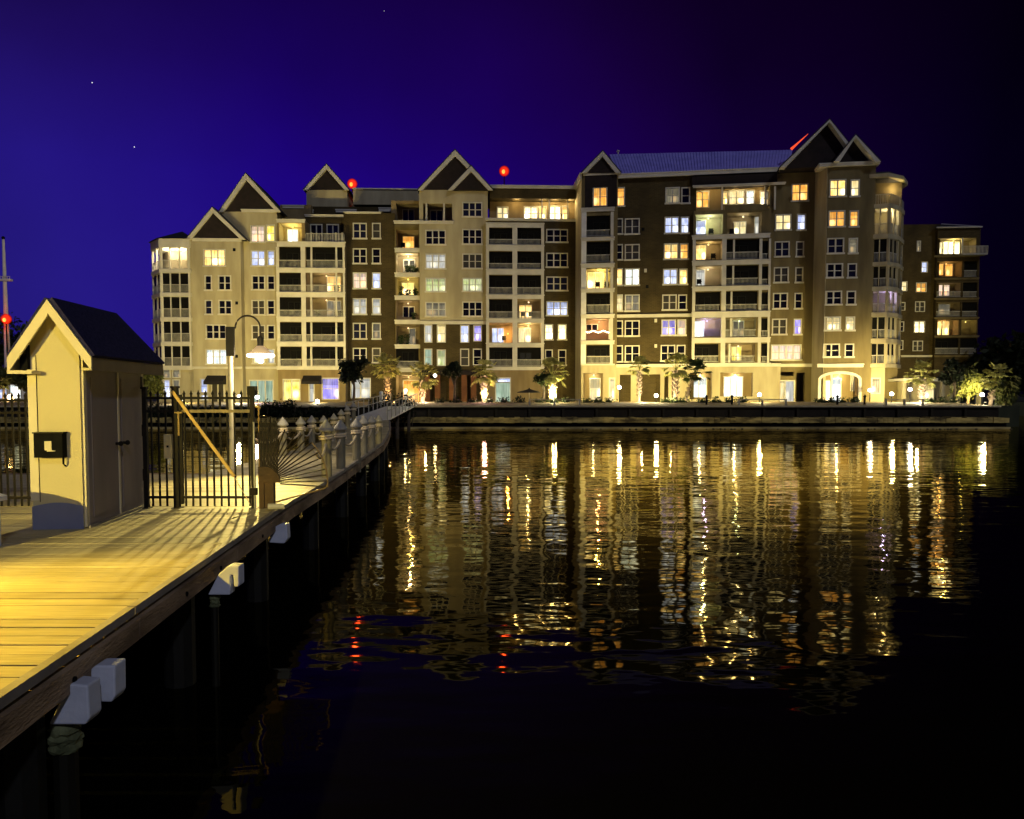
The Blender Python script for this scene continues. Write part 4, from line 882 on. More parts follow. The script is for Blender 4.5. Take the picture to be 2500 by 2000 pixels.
# stars
for px, py, lb in ((225,202,'brightest star high in the left part of the sky'),(328,359,'star lower left in the sky above the shed'),(938,27,'faint star near the top of the sky')):
    p = at(px, py, 1800); o = MB().ball((0,0,0), 1.1 if py != 27 else .7, 5).build('star', emis('starlight', (1,1,1), 1.2 if py != 27 else .7)); o.location = p; tag(o, lb, 'star', 'stars')
# =================================================================== boardwalk
M['deck'] = None
m, nt, N, L = newmat('deck_planks'); b = N.new('ShaderNodeBsdfPrincipled'); b.inputs['Roughness'].default_value = .7; b.inputs['Specular IOR Level'].default_value = .25
g = N.new('ShaderNodeNewGeometry'); tc = N.new('ShaderNodeTexCoord'); mp = N.new('ShaderNodeMapping'); mp.inputs['Scale'].default_value = (1.2, 22, 22); L.new(tc.outputs['Object'], mp.inputs[0])
nz = N.new('ShaderNodeTexNoise'); nz.inputs['Scale'].default_value = 1.6; nz.inputs['Detail'].default_value = 7; nz.inputs['Distortion'].default_value = .6; L.new(mp.outputs[0], nz.inputs['Vector'])
rp = N.new('ShaderNodeMapRange'); rp.inputs['To Min'].default_value = .74; rp.inputs['To Max'].default_value = 1.08; L.new(g.outputs['Random Per Island'], rp.inputs['Value'])
rn = N.new('ShaderNodeMapRange'); rn.inputs['From Min'].default_value = .3; rn.inputs['From Max'].default_value = .7; rn.inputs['To Min'].default_value = .72; rn.inputs['To Max'].default_value = 1.1; L.new(nz.outputs['Fac'], rn.inputs['Value'])
ns = N.new('ShaderNodeTexNoise'); ns.inputs['Scale'].default_value = .9; ns.inputs['Detail'].default_value = 5; L.new(tc.outputs['Object'], ns.inputs['Vector'])
rs = N.new('ShaderNodeMapRange'); rs.inputs['From Min'].default_value = .35; rs.inputs['From Max'].default_value = .6; rs.inputs['To Min'].default_value = .8; rs.inputs['To Max'].default_value = 1.0; L.new(ns.outputs['Fac'], rs.inputs['Value'])
k = N.new('ShaderNodeMath'); k.operation = 'MULTIPLY'; L.new(rp.outputs[0], k.inputs[0]); L.new(rn.outputs[0], k.inputs[1]); k2 = N.new('ShaderNodeMath'); k2.operation = 'MULTIPLY'; L.new(k.outputs[0], k2.inputs[0]); L.new(rs.outputs[0], k2.inputs[1])
mx = N.new('ShaderNodeMix'); mx.data_type = 'RGBA'; mx.inputs[6].default_value = (0,0,0,1); mx.inputs[7].default_value = (.43,.38,.25,1); L.new(k2.outputs[0], mx.inputs[0]); L.new(mx.outputs[2], b.inputs['Base Color'])
bp = N.new('ShaderNodeBump'); bp.inputs['Strength'].default_value = .5; bp.inputs['Distance'].default_value = .004; L.new(nz.outputs['Fac'], bp.inputs['Height']); L.new(bp.outputs[0], b.inputs['Normal']); out(nt, b.outputs[0]); M['deck'] = m
def edge_r(Y): 
    pts = [(-20,-.85),(4.37,-2.80),(12,-3.42),(16,-3.60),(27,-4.40),(34,-5.2),(45,-6.9)]
    for (y0, x0), (y1, x1) in zip(pts, pts[1:]):
        if Y <= y1: return x0+(x1-x0)*(Y-y0)/(y1-y0)
    return pts[-1][1]
def edge_l(Y):
    if Y < 16.6: return -22
    pts = [(16.6,-6.45),(21.9,-6.5),(28,-6.75),(33.5,-7.3),(45,-9.2)]
    for (y0, x0), (y1, x1) in zip(pts, pts[1:]):
        if Y <= y1: return x0+(x1-x0)*(Y-y0)/(y1-y0)
    return pts[-1][1]
def ramp(Y): return 0 if Y < 28 else (Y-28)*.016
dk = bpy.data.objects.new('boardwalk', None); C.objects.link(dk); tag(dk, kind='structure')
mb = MB(); Y = -6.0; i = 0; rnd = random.Random(4)
while Y < 44.5:
    gap = .008 if Y > 7 else .015; dz = rnd.uniform(-.003,.003); xl = edge_l(Y+.1); xr = edge_r(Y+.1)-.03; z = DECK+ramp(Y)+dz
    skew = rnd.uniform(-.004,.004)
    n = len(mb.v); mb.v += [(xl,Y+gap,z-.04),(xr,Y+gap+skew,z-.04),(xr,Y+.198+skew,z-.04),(xl,Y+.198,z-.04),(xl,Y+gap,z),(xr,Y+gap+skew,z),(xr,Y+.198+skew,z),(xl,Y+.198,z)]
    for q in ((0,3,2,1),(4,5,6,7),(0,1,5,4),(1,2,6,5),(2,3,7,6),(3,0,4,7)): mb.f.append(tuple(n+j for j in q))
    Y += .2; i += 1
mb.build('deck_planking', M['deck'], dk)
M['fascia'] = surf('weathered_beam', (.42,.30,.20), (.15,.10,.065), 1.1, .85, .8, 14, stretch=(1,1,4), detail=9)
M['curb'] = surf('grey_curb', (.26,.24,.24), (.15,.135,.13), 2, .7, .5, 10)
# edge: curb strip, shadow gap, heavy beam - in lengths
Ys = [-6, -1, 3.2, 6.1, 9.0, 11.2, 12.3, 14.5, 17, 20, 23.5, 27, 31, 36, 40, 44.5]
bm = MB(); cb = MB()
for a, b_ in zip(Ys, Ys[1:]):
    for (mbx, o0, o1, z0, z1) in ((cb, -.035, .03, -.045, .02), (bm, -.07, .06, -.235, -.075)):
        xa, xb = edge_r(a), edge_r(b_-.02); za, zb = ramp(a)+DECK, ramp(b_)+DECK; n = len(mbx.v)
        mbx.v += [(xa+o0,a,za+z0),(xa+o1,a,za+z0),(xb+o1,b_-.02,zb+z0),(xb+o0,b_-.02,zb+z0),(xa+o0,a,za+z1),(xa+o1,a,za+z1),(xb+o1,b_-.02,zb+z1),(xb+o0,b_-.02,zb+z1)]
        for q in ((0,3,2,1),(4,5,6,7),(0,1,5,4),(1,2,6,5),(2,3,7,6),(3,0,4,7)): mbx.f.append(tuple(n+j for j in q))
bm.build('edge_beam', M['fascia'], dk); cb.build('curb', M['curb'], dk)
mb = MB(); 
for y in [q*.9 for q in range(-6, 49)]: mb.box(edge_r(y)-2.5 if y > 16.6 else -21, edge_r(y)-.08, y, y+.1, DECK+ramp(y)-.29, DECK+ramp(y)-.045)
mb.build('joists', M['bark'], dk)
mb = MB()
for a, b_ in zip(Ys, Ys[1:]):
    if b_ > 16.7: mb.box(edge_l(max(a,16.7))-.05, edge_l(max(a,16.7))+.05, max(a,16.6), b_, DECK+ramp(a)-.3, DECK+ramp(a)-.05)
mb.box(-22, -6.5, 16.62, 16.72, DECK-.3, DECK+.01); mb.build('back_beam', M['fascia'], dk)
mb = MB(); 
for Y_, off in ((4.9,.0),(7.9,0),(11.2,0),(15,0),(19,0),(23,0),(27,0),(31,0),(36,0),(41,0)):
    for x in (edge_r(Y_)-.25, edge_r(Y_)-2.2): mb.tube([(x,Y_,-1.2),(x,Y_,DECK-.31)], .15, 10)
mb.build('piles', surf('dark_pile', (.005,.005,.004), (.003,.003,.003), 3, .7, .5, 8), dk)
# nail holes / bolts on beam
mb = MB()
for y in (5.0, 7.2, 8.3, 10.2): mb.tube([(edge_r(y)+.055,y,DECK-.16),(edge_r(y)+.072,y,DECK-.16)], .022, 8)
mb.build('bolt', M['black'], dk)
# gangway up to the bank
p0 = Vector((-8.1,44.5,DECK+.27)); p1 = Vector((-9.4,69.5,LAND+.12))
e = empty('gangway', p0, 'pale gangway leading up from the pier to the far bank', 'gangway'); d = p1-p0; w = 1.15
mb = MB(); mb.v += [(-w,0,-.08),(w,0,-.08),(d.x+w,d.y,d.z-.08),(d.x-w,d.y,d.z-.08),(-w,0,0),(w,0,0),(d.x+w,d.y,d.z),(d.x-w,d.y,d.z)]
for q in ((0,3,2,1),(4,5,6,7),(0,1,5,4),(1,2,6,5),(2,3,7,6),(3,0,4,7)): mb.f.append(q)
mb.build('walkway', M['white'], e)
for sx in (-1,1):
    mb = MB(); mb.tube([(sx*w,0,.95),(d.x+sx*w,d.y,d.z+.95)],.035,6); mb.tube([(sx*w,0,.5),(d.x+sx*w,d.y,d.z+.5)],.025,6)
    for i in range(11): t = i/10; mb.tube([(sx*w+d.x*t,d.y*t,d.z*t),(sx*w+d.x*t,d.y*t,d.z*t+.95)],.03,5)
    mb.build('handrail', M['rail'], e)
for t in (.35,.75):
    for sx in (-1,1): MB().tube([(sx*.9+d.x*t,d.y*t,-2.2),(sx*.9+d.x*t,d.y*t,d.z*t-.08)],.13,8).build('trestle_leg', M['bark'], e)
# small gate house box at bank landing (pale posts)
for px, lb in ((930,'pale post at the left foot of the gangway landing'),(990,'pale post with a round light at the gangway landing')):
    p = gpt(px, 69.0, LAND-.6); e = empty('landing_post', p, lb, 'post'); h = at(px, 957 if px==990 else 963, 69).z-p.z
    MB().box(-.13,.13,-.13,.13,0,h).build('shaft', M['trim'], e); MB().ball((0,0,h+.12), .17, 6).build('globe', emis('post_glow', (1,.85,.55), 3.2) if px==990 else M['white'], e)
    if px == 990: point('light', (0,-.5,h+.2), (1,.85,.55), 60, .1, e)
# posts with conical caps
M['postw'] = surf('post_paint', (.24,.22,.15), (.17,.15,.10), 3, .7, .5, 12)
M['cap'] = surf('cap_white', (.36,.35,.32), (.30,.29,.27), 3, .5)
def bpost(loc, h, label, group, first=[None]):
    e = empty('pier_post', loc, label, 'post', group=group)
    s_ = MB(); r = .105; s_.lathe([(r,-.0),(r,h-.24),(r*.97,h-.22)], (0,0,0), 14).build('shaft', M['postw'], e, smooth=False)
    MB().lathe([(.12,h-.25),(.15,h-.23),(.15,h-.19),(.008,h)], (0,0,0), 16).build('cap', M['cap'], e)
    mb = MB()   # rope turns
    for k_ in range(2):
        mb.tube([(.125*math.cos(q), .125*math.sin(q), h-.42+.05*k_+.008*q) for q in [j*.35 for j in range(19)]], .024, 6)
    mb.build('rope_wrap', M['rope'], e)
    return e
M['rope'] = surf('white_rope', (.72,.62,.45), (.6,.5,.36), 30, .8)
rr = [(796,1024,16.0),(831,1024,17.9),(870,1020,20.2),(888,1014,22.4),(907,1013,24.8),(924,1012,27.2)]
rl_ = ['nearest post of the right row, brightly lit with rope round it','second lit post of the right row','third post of the right row, greyish','fourth dim post of the right row','fifth dark post of the right row','sixth and farthest dark post of the right row']
RP = []
for (px, py, D), lb in zip(rr, rl_):
    p = at(px, py, D); zb = DECK-.3 if D < 22 else DECK-.3; h = p.z-zb; bpost((p.x, D, zb), h, 'pier post: '+lb if False else lb, 'white capped posts of the right pier row'); RP.append(Vector((p.x, D, zb+h-.42)))
rows2 = [(690,1018,21.9),(734,1017,24),(761,1014,26),(790,1014,28),(815,1009,30.5),(833,999,33.5),(848,990,37),(863,982,41)]
ll = ['first post of the left row behind the spiked fan','second post of the left row','third post of the left row','fourth post of the left row, beside the nearest lit post','fifth bluish post of the left row','sixth bluish post of the left row','seventh post of the left row, higher on the ramp','last and highest post of the left row near the gangway']
LP = []
for (px, py, D), lb in zip(rows2, ll):
    p = at(px, py, D); zb = DECK-.3; h = p.z-zb; bpost((p.x, D, zb), h, lb, 'white capped posts of the left pier row'); LP.append(Vector((p.x, D, zb+h-.42)))
def rope(pts, label, sag=.22):
    e = []
    for a, b_ in zip(pts, pts[1:]):
        for k_ in range(8): t = k_/8; q = a.lerp(b_, t); q.z -= sag*4*t*(1-t); e.append(q)
    e.append(pts[-1]); o = MB().tube([p-pts[0] for p in e], .026, 6).build('rope', M['rope']); o.location = pts[0]; tag(o, label, 'rope', 'ropes along the pier'); return o
fp = Vector((-3.95,13.6,DECK+.55))
rope([fp+Vector((.3,1.2,.05))]+RP, 'pale rope swagged along the right row of pier posts'); rope([Vector((-6.0,18.3,DECK+.72))]+LP[:6], 'pale rope swagged along the left row of pier posts')
# thin cable-less steel uprights with finials
# =================================================================== pile brackets
M['jacket'] = surf('blue_grey_jacket', (.58,.62,.80), (.44,.48,.64), 3, .6, .3, 10)
M['algae'] = surf('algae_pile', (.16,.18,.10), (.05,.06,.03), 5, .9, 1, 14)
def bracket(name, pts_px, D, depth, label, back=.5):
    ps = [at(x, y, D) for x, y in pts_px]; o = ps[0]; e = empty(name, o, label, 'pile bracket', group='pale brackets under the boardwalk edge')
    b_ = MB().prism([(p.x-o.x, p.z-o.z) for p in ps], 0, depth).build('bracket_block', M['jacket'], e)
    md = b_.modifiers.new('bevel', 'BEVEL'); md.width = .012; md.segments = 2
    return e
def pile(px0, px1, y0, y1, D, label):
    a, b_ = at(px0, y0, D), at(px1, y0, D); r = (b_.x-a.x)/2; z1 = at(px0, y1, D).z; e = empty('pile_stub', ((a.x+b_.x)/2, D+r, z1), label, 'pile', group='algae covered piles under the brackets'); mb = MB(); h = a.z-z1; prof = []
    for i in range(9): prof.append((r*(1+.16*math.sin(i*2.2)), h*i/8))
    n = len(prof); mb.lathe(prof, (0,0,0), 14)
    rnd = random.Random(px0)
    for i, v_ in enumerate(mb.v): f_ = 1+rnd.uniform(-.14,.14); mb.v[i] = (v_[0]*f_, v_[1]*f_, v_[2]+rnd.uniform(-.01,.01) if v_[2] > .01 else v_[2])
    mb.build('pile_shaft', M['algae'], e); MB().tube([(0,0,-1.6),(0,0,0)], r*.8, 10).build('unlit_wet_shaft', surf('unlit_wet_pile', (.006,.006,.005), None, 3, .5), e); return e  # wet lower shaft coloured near black for its unlit look
bracket('pile_bracket', [(118,1770),(160,1680),(172,1670),(214,1674),(218,1755),(208,1770)], 4.95, .16, 'front slanted bracket block nearest the camera')
bracket('pile_bracket', [(205,1675),(222,1634),(232,1625),(280,1625),(281,1700),(272,1715),(236,1714),(234,1696),(206,1684)], 5.25, .16, 'hooked bracket block right behind the nearest slanted one')
pile(102,174,1776,1845,5.0,'algae covered pile under the nearest bracket')
bracket('pile_bracket', [(507,1453),(533,1402),(556,1382),(583,1382),(584,1430),(580,1434),(571,1433),(569,1405),(563,1405),(561,1453)], 7.75, .16, 'hook shaped bracket below the middle of the boardwalk edge')
pile(508,531,1457,1484,7.8,'algae covered pile under the middle bracket')
bracket('pile_bracket', [(656,1325),(664,1290),(684,1280),(700,1280),(702,1316),(694,1327),(684,1327)], 11.0, .16, 'small dark bracket below the boardwalk near the gate')
# =================================================================== shed
D0 = 9.8
sc = at(205, 1297, D0); sx0 = at(80, 1297, D0).x; W_ = sc.x-sx0; LEN = 2.03
FS = Frame((sc.x, D0), (sc.x+math.cos(R(5)), D0+math.sin(R(5)))); W_ = -FS.uz(79,1200)[0]
e = empty('shed', (sc.x, D0, DECK), 'narrow yellow lit utility shed with a steep dark gabled roof and two grey doors', 'shed', R(5))
M['shed'] = surf('cream_siding', (.50,.45,.27), (.46,.41,.25), .9, .75, .25, 40)
M['sheddoor'] = surf('grey_door', (.26,.225,.235), (.19,.165,.18), 1.6, .7, .06, 20, stretch=(1,1,.3))
M['shedtrim'] = surf('cream_trim', (.60,.55,.40), (.52,.47,.34), 2, .6)
M['shingle'] = surf('dark_shingles', (.014,.014,.055), (.03,.03,.09), 30, .9, .12, 60, spec=.04)
He = at(205, 868, D0).z-DECK; (xr0, Hr) = FS.uz(118, 742, .18); Hr -= DECK
# body: x from -W_ to 0, y 0..LEN
mb = MB(); y0, y1 = 0, LEN; xr = xr0
zE0 = He-.03; fx = lambda x_, X_: zE0+(Hr+.05-zE0)*(X_-x_)/(X_-xr)
XL = FS.uz(24, 862, .18)[0]; XR = FS.uz(222, 868, .18)[0]
mb.prism([(-W_,0),(0,0),(0,fx(0,XR)-.03),(xr,Hr+.01),(-W_,fx(-W_,XL)-.03)], 0, LEN); mb.build('wall', M['shed'], e)
for x in (-W_-.012, -W_+.085): MB().box(x, x+.012 if x > -W_ else x+.10, -.014, .0-.003, .36, He-.02).build('corner_board', M['shedtrim'], e) if x < -W_ else None
mb = MB(); mb.box(-W_+.088, -W_+.094, -.006, .004, .34, He); mb.build('seam', M['black'], e)
mb = MB(); n = 12   # arched shadow on the lower wall, painted as a grey-blue panel
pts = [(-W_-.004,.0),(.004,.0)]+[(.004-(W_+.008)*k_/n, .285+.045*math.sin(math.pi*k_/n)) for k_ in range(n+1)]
mb.prism(pts, -.012, -.001); mb.build('painted_shadow', surf('shadow_blue_grey', (.17,.19,.32), (.14,.16,.28), 3, .7), e)
# roof: two slopes with overhang, ridge runs back, clipped hip at the far end
ov = .18; zE = He-.03; XL = FS.uz(24, 862, .18)[0]; XR = FS.uz(222, 868, .18)[0]; yb = LEN+.25
ridge_f = (xr, -ov, Hr+.05); ridge_b = (xr+.02, LEN-.35, Hr+.05)
ml, mr_ = (XL, -ov, zE-.0), (XR, -ov, zE+.02)
rf = MB(); t = .05
def slab4(mbx, a, b_, c_, d_, th):
    n = len(mbx.v); nn = (Vector(b_)-Vector(a)).cross(Vector(d_)-Vector(a)).normalized()*th
    mbx.v += [tuple(Vector(q)) for q in (a,b_,c_,d_)]+[tuple(Vector(q)+nn) for q in (a,b_,c_,d_)]
    for q in ((0,3,2,1),(4,5,6,7),(0,1,5,4),(1,2,6,5),(2,3,7,6),(3,0,4,7)): mbx.f.append(tuple(n+j for j in q))
slab4(rf, (XR,-ov,zE),(XR,yb,zE),ridge_b,ridge_f, .05); slab4(rf, ridge_f, ridge_b, (XL,yb,zE),(XL,-ov,zE), .05)
rf.tri((XR,yb,zE+.04),(XL,yb,zE+.04),(ridge_b[0],ridge_b[1],ridge_b[2]+.04)); rf.build('roof', M['shingle'], e)
# rake boards
rb = MB(); wv = .19
def rake(x0,z0,x1,z1,mbx,y0,y1,hh):
    mbx.prism([(x0,z0),(x1,z1),(x1,z1-hh),(x0,z0-hh)], y0, y1)
rake(XL-.02, zE-.01, xr, Hr+.05, rb, -ov-.035, -ov-.002, wv); rake(xr, Hr+.05, XR+.015, zE+.0, rb, -ov-.035, -ov-.002, wv*.85)
rb.box(XL-.02, XL+.26, -ov-.04, .06, zE-.2, zE-.16); rb.box(XL-.02,XL+.005,-ov,LEN+.2,zE-.19,zE); rb.build('rake_board', M['shedtrim'], e)
MB().box(XR-.02, XR+.012, -ov, yb, zE-.16, zE-.002).build('eave_board', surf('tan_eave', (.24,.19,.10), (.2,.155,.08), 3, .8), e)
MB().box(XR-.17, XR-.02, .001, LEN, zE-.15, zE-.12).build('soffit', M['shedtrim'], e)
MB().box(-W_-.06, -W_+.03, -.08, -.015, He-.17, He+.12).build('soffit_bracket', M['black'], e)
# doors on the right face (x=0 plane)
mb = MB(); mb.box(.001,.03,.03,LEN-.02,He-.13,He-.02); mb.box(.001,.03,.03,.10,.02,He-.131); mb.box(.001,.03,LEN-.10,LEN-.02,.02,He-.131); mb.build('door_frame', M['shedtrim'], e)
yd = [(.105, 1.02),(1.05, LEN-.105)]
for k_, (a, b_) in enumerate(yd):
    d_ = MB().box(.001,.035,a,b_,.04,He-.14).build('door', M['sheddoor'], e)
    MB().box(.0355,.045,a+.1,b_-.1,.12,He-.26).build('door_panel', M['sheddoor'], d_)
    yk = b_-.1 if k_ == 0 else a+.1
    mb = MB(); mb.tube([(.046,yk,1.0),(.09,yk,1.0)],.02,8); mb.ball((.11,yk,1.0),.035,6); mb.build('knob', M['blackm'], d_)
    if k_ == 1:
        for z in (.4,1.05,1.75): MB().box(.0455,.06,b_-.07,b_-.02,z,z+.17).build('hinge', M['blackm'], d_)
MB().box(.036,.05,1.015,1.055,.04,He-.14).build('astragal', M['shedtrim'], e)
MB().box(.036,.06,.05,LEN,.0,.035).build('threshold', M['curb'], e)
# electric box on the gable wall (a part fixed to the shed)
zA = at(100,1115,D0).z-DECK; zB = at(100,1057,D0).z-DECK; xa = FS.uz(82,1080,.13)[0]; xb = FS.uz(152,1080,.13)[0]
bx = MB().box(xa, xb, -.13, -.013, zA, zB).build('meter_box', M['black'], e)
MB().box(xa-.01, xb+.01, -.145, -.012, zB, zB+.015).build('lid', M['blackm'], bx)
mb = MB(); mb.box(xa+.13, xa+.21, -.145, -.131, zA+.09, zA+.2); mb.box(xa+.16,xa+.25,-.15,-.1305,zA+.075,zA+.089); mb.build('switch_plate', M['shedtrim'], bx)
MB().tube([(xb-.02,-.07,zA),(xb-.02,-.07,zA-.08),(xb-.02,-.02,zA-.11)],.012,6).build('conduit', M['black'], bx)
# =================================================================== utility pedestal at the left edge
pp = at(15, 1355, 8.15); e = empty('utility_pedestal', (pp.x-.84, 8.2, DECK), 'pale grey utility pedestal with an overhanging lid cut off by the left edge', 'utility box')
hz = at(15,1218,8.15).z-DECK
MB().box(-.45,.44,-.05,.5,0,hz-.09).build('cabinet', M['jacket'], e); mb = MB(); n = 14
mb.prism([(-.5,hz-.09),(.49,hz-.09)]+[(.49-.99*k_/n, hz-.04+.0+.10*math.sin(math.pi*k_/n)) for k_ in range(n+1)], -.1, .55); mb.build('lid', M['jacket'], e)
MB().box(-.3,.3,-.065,-.051,.12,hz-.2).build('access_panel', M['jacket'], e)
# =================================================================== fence, gate
DG = 11.62
def gx(px): return at(px, 1100, DG).x
zt = at(500, 972, DG).z-DECK; zs = at(500, 952, DG).z-DECK; zm = at(500,1004,DG).z-DECK; zbt = at(500,1214,DG).z-DECK; zpk = at(500,1238,DG).z-DECK+.0
def picket(mbx, x, z0=.03, z1=None):
    z1 = z1 or zs; mbx.box(x-.0115, x+.0115, -.0115, .0115, z0, z1-.07)
    n = len(mbx.v); zz_ = z1-.07; mbx.v += [(x-.02,-.012,zz_+.01),(x+.02,-.012,zz_+.01),(x+.02,.012,zz_+.01),(x-.02,.012,zz_+.01),(x,0,z1),(x,0,zz_-.02)]
    for q in ((0,1,4),(1,2,4),(2,3,4),(3,0,4),(1,0,5),(2,1,5),(3,2,5),(0,3,5)): mbx.f.append(tuple(n+j for j in q))
gf = empty('gate_side_panel', (gx(357), DG, DECK), 'narrow black picket panel between the shed and the gate', 'fence'); o = gx(357)
def gpost(px0, px1, par, ox, name='post', ytop=945):
    a, b_ = gx(px0)-ox, gx(px1)-ox; z1 = at(400,ytop,DG).z-DECK; mb = MB(); mb.box(a, b_, -(b_-a)/2, (b_-a)/2, 0, z1-.03); mb.box(a-.012, b_+.012, -(b_-a)/2-.012, (b_-a)/2+.012, z1-.03, z1); mb.box(a-.03,b_+.03,-(b_-a)/2-.03,(b_-a)/2+.03,.0,.012); mb.build(name, M['blackm'], par)
gpost(351,361,gf,o)
a, b_ = gx(361)-o, gx(423)-o; mb = MB()
for z in (zt, zm, zbt): mb.box(a, b_, -.018, .018, z-.018, z+.018)
mb.build('rail', M['blackm'], gf); mb = MB()
for px in (371,388.5,406): picket(mb, gx(px)-o)
mb.build('picket_bars', M['blackm'], gf)
gt = empty('gate', (gx(430), DG, DECK), 'black picket gate with a diagonal brace across the boardwalk', 'gate'); o = gx(430)
gpost(424,437,gt,o,'hinge_post',943)
mb = MB(); 
for z in (zt, zbt): mb.box(gx(440)-o, gx(612)-o, -.018, .018, z-.018, z+.018)
mb.box(gx(440)-o, gx(443)-o+.02, -.02, .02, .06, zt+.05); mb.build('frame', M['blackm'], gt)
MB().box(gx(441)-o, gx(612)-o, -.012, .012, zm-.022, zm+.022).build('lit_rail', surf('lit_steel_rail', (.30,.22,.10), (.12,.09,.05), 6, .5), gt)  # paler colour stands in for light falling on this rail
mb = MB()
for i in range(10): picket(mb, gx(452+i*17.4)-o)
mb.build('picket_bars', M['blackm'], gt)
za, zb_ = at(425,955,DG).z-DECK, at(573,1163,DG).z-DECK
mb = MB(); xa, xb = gx(426)-o, gx(573)-o; d = Vector((xb-xa,0,zb_-za)).normalized(); nrm = Vector((-d.z,0,d.x))*.022
P = [Vector((xa,-.05,za)), Vector((xb,-.05,zb_))]; mb.prism([((P[0]-nrm).x,(P[0]-nrm).z),((P[1]-nrm).x,(P[1]-nrm).z),((P[1]+nrm).x,(P[1]+nrm).z),((P[0]+nrm).x,(P[0]+nrm).z)], -.045, -.022); mb.build('diagonal_brace', surf('yellow_brace', (.62,.42,.12), (.5,.33,.1), 5, .6), gt)
MB().tube([(gx(571)-o,-.035,at(0,1160,DG).z-DECK),(gx(613)-o,-.03,at(0,1236,DG).z-DECK)],.006,6).build('brace_rod', M['fascia'], gt)
mb = MB(); xa, xb = gx(409)-o, gx(427)-o; z0, z1 = at(0,1118,DG).z-DECK, at(0,1060,DG).z-DECK; mb.box(xa, xb, -.12, -.06, z0, z1); bx = mb.build('lock_box', surf('lock_cream', (.62,.52,.28), None, 5, .6), gt)
MB().box(xa+.04,xa+.07,-.127,-.121,z0+.16,z0+.19).build('keyhole', M['black'], bx)
mb = MB(); mb.tube([(gx(437)-o+.02,-.04,z1-.02),(gx(437)-o+.02,-.04,zm)],.015,6); mb.tube([(gx(432)-o,-.05,zm-.02),(gx(450)-o,-.05,zm-.02)],.013,6); mb.build('hinge_arm', M['lockb'] if 'lockb' in M else surf('worn_yellow', (.4,.28,.1), None, 5, .5), gt)
lp = empty('latch_post', (gx(622), DG, DECK), 'tall black latch post with a small box on top and pale conduit', 'post'); o = gx(622)
gpost(613,622,lp,o,'post_shaft',955); MB().box(gx(610)-o, gx(628)-o, -.08, .06, at(0,966,DG).z-DECK, at(0,943,DG).z-DECK).build('top_box', M['blackm'], lp)
mb = MB(); mb.tube([(gx(622.5)-o+.012,-.075,at(0,1290,DG-.4).z-DECK+.05),(gx(622.5)-o+.012,-.075,at(0,1030,DG).z-DECK)],.014,7); mb.build('conduit', M['cap'], lp)
mb = MB(); mb.tube([(gx(633)-o,.0,at(0,1230,DG).z-DECK),(gx(633)-o,.0,at(0,985,DG).z-DECK)],.012,6); mb.tube([(gx(624)-o,0,at(0,992,DG).z-DECK),(gx(638)-o,0,at(0,996,DG).z-DECK)],.014,6); mb.build('side_tube', surf('brass_tube', (.35,.24,.08), None, 5, .4), lp)
MB().box(gx(613)-o, gx(630)-o, -.11,-.04, at(0,1207,DG).z-DECK, at(0,1190,DG).z-DECK).build('latch', M['blackm'], lp)
# spiked fan guard
fn = empty('spiked_fan_guard', (gx(650), DG-.02, DECK), 'brown fan shaped guard of radiating steel bars beside the gate over the water', 'guard'); o = gx(650); zo = lambda y: at(0,y,DG).z-DECK
hub = (gx(646)-o, zo(1178)); mb = MB(); n = 12
rs_ = surf('rusty_plate', (.07,.038,.016), (.03,.018,.01), 4, .7, .8, 12)
rad = gx(685)-gx(646)
mb.prism([hub]+[(hub[0]+rad*math.cos(t), hub[1]+rad*1.0*math.sin(t)) for t in [math.pi*1.0*k_/n*.5+0 for k_ in range(n+1)]]+[(gx(632)-o, hub[1]+rad), (gx(632)-o, zo(1182))], -.03, .03); mb.build('hub_plate', rs_, fn)
mb = MB(); mb.box(gx(634)-o, gx(646)-o, -.05,.05, .0, zo(1177)); mb.box(gx(655)-o, gx(670)-o, -.05,.05,.0, zo(1177)); mb.box(gx(646)-o,gx(655)-o,-.029,.029,.0,zo(1177.2)); mb.build('bracket_plate', rs_, fn)
ends = []; bars = MB(); R1 = gx(800)-gx(646)
for k_ in range(19):
    t = R(-4+k_*5.6); rr_ = R1*(1.0 if t < R(50) else 1.0-.004*(math.degrees(t)-50)); ec = (hub[0]+rr_*math.cos(t)*1.0, hub[1]+rr_*math.sin(t)*.98)
    st = (hub[0]+rad*.96*math.cos(t), hub[1]+rad*.96*math.sin(t)); ends.append(ec)
    bars.tube([(st[0],0,st[1]),(ec[0],0,ec[1])], .0115, 6)
bars.build('radiating_bars', surf('bar_steel', (.035,.026,.018), (.015,.012,.01), 9, .5), fn)
mb = MB(); mb.tube([(x_,0,z_) for x_, z_ in ends[:9]], .013, 6); mb.tube([(ends[0][0],0,ends[0][1]),(ends[0][0]+.005,0,zo(1182)),(ends[0][0]-.04,0,zo(1192)),(gx(670)-o,0,zo(1226))], .014, 6)
mb.build('outer_tube', surf('tube_brass', (.20,.14,.07), (.1,.07,.04), 7, .45), fn)
mb = MB()   # upright spears above the hub
for k_ in range(13):
    x = gx(636)-o+k_*.021; mb.box(x-.007,x+.007,-.007,.007,hub[1]+rad*.6,zo(1035)+.04*math.sin(k_*2)); mb.tri((x-.02,0,zo(1037)+.04*math.sin(k_*2)),(x+.02,0,zo(1037)+.04*math.sin(k_*2)),(x,0,zo(1026)+.04*math.sin(k_*2)))
mb.tube([(gx(634)-o,0,zo(1016)),(gx(663)-o,0,zo(1017)),(gx(660)-o,0,zo(1055))],.012,6); mb.build('spear_bars', M['blackm'], fn)
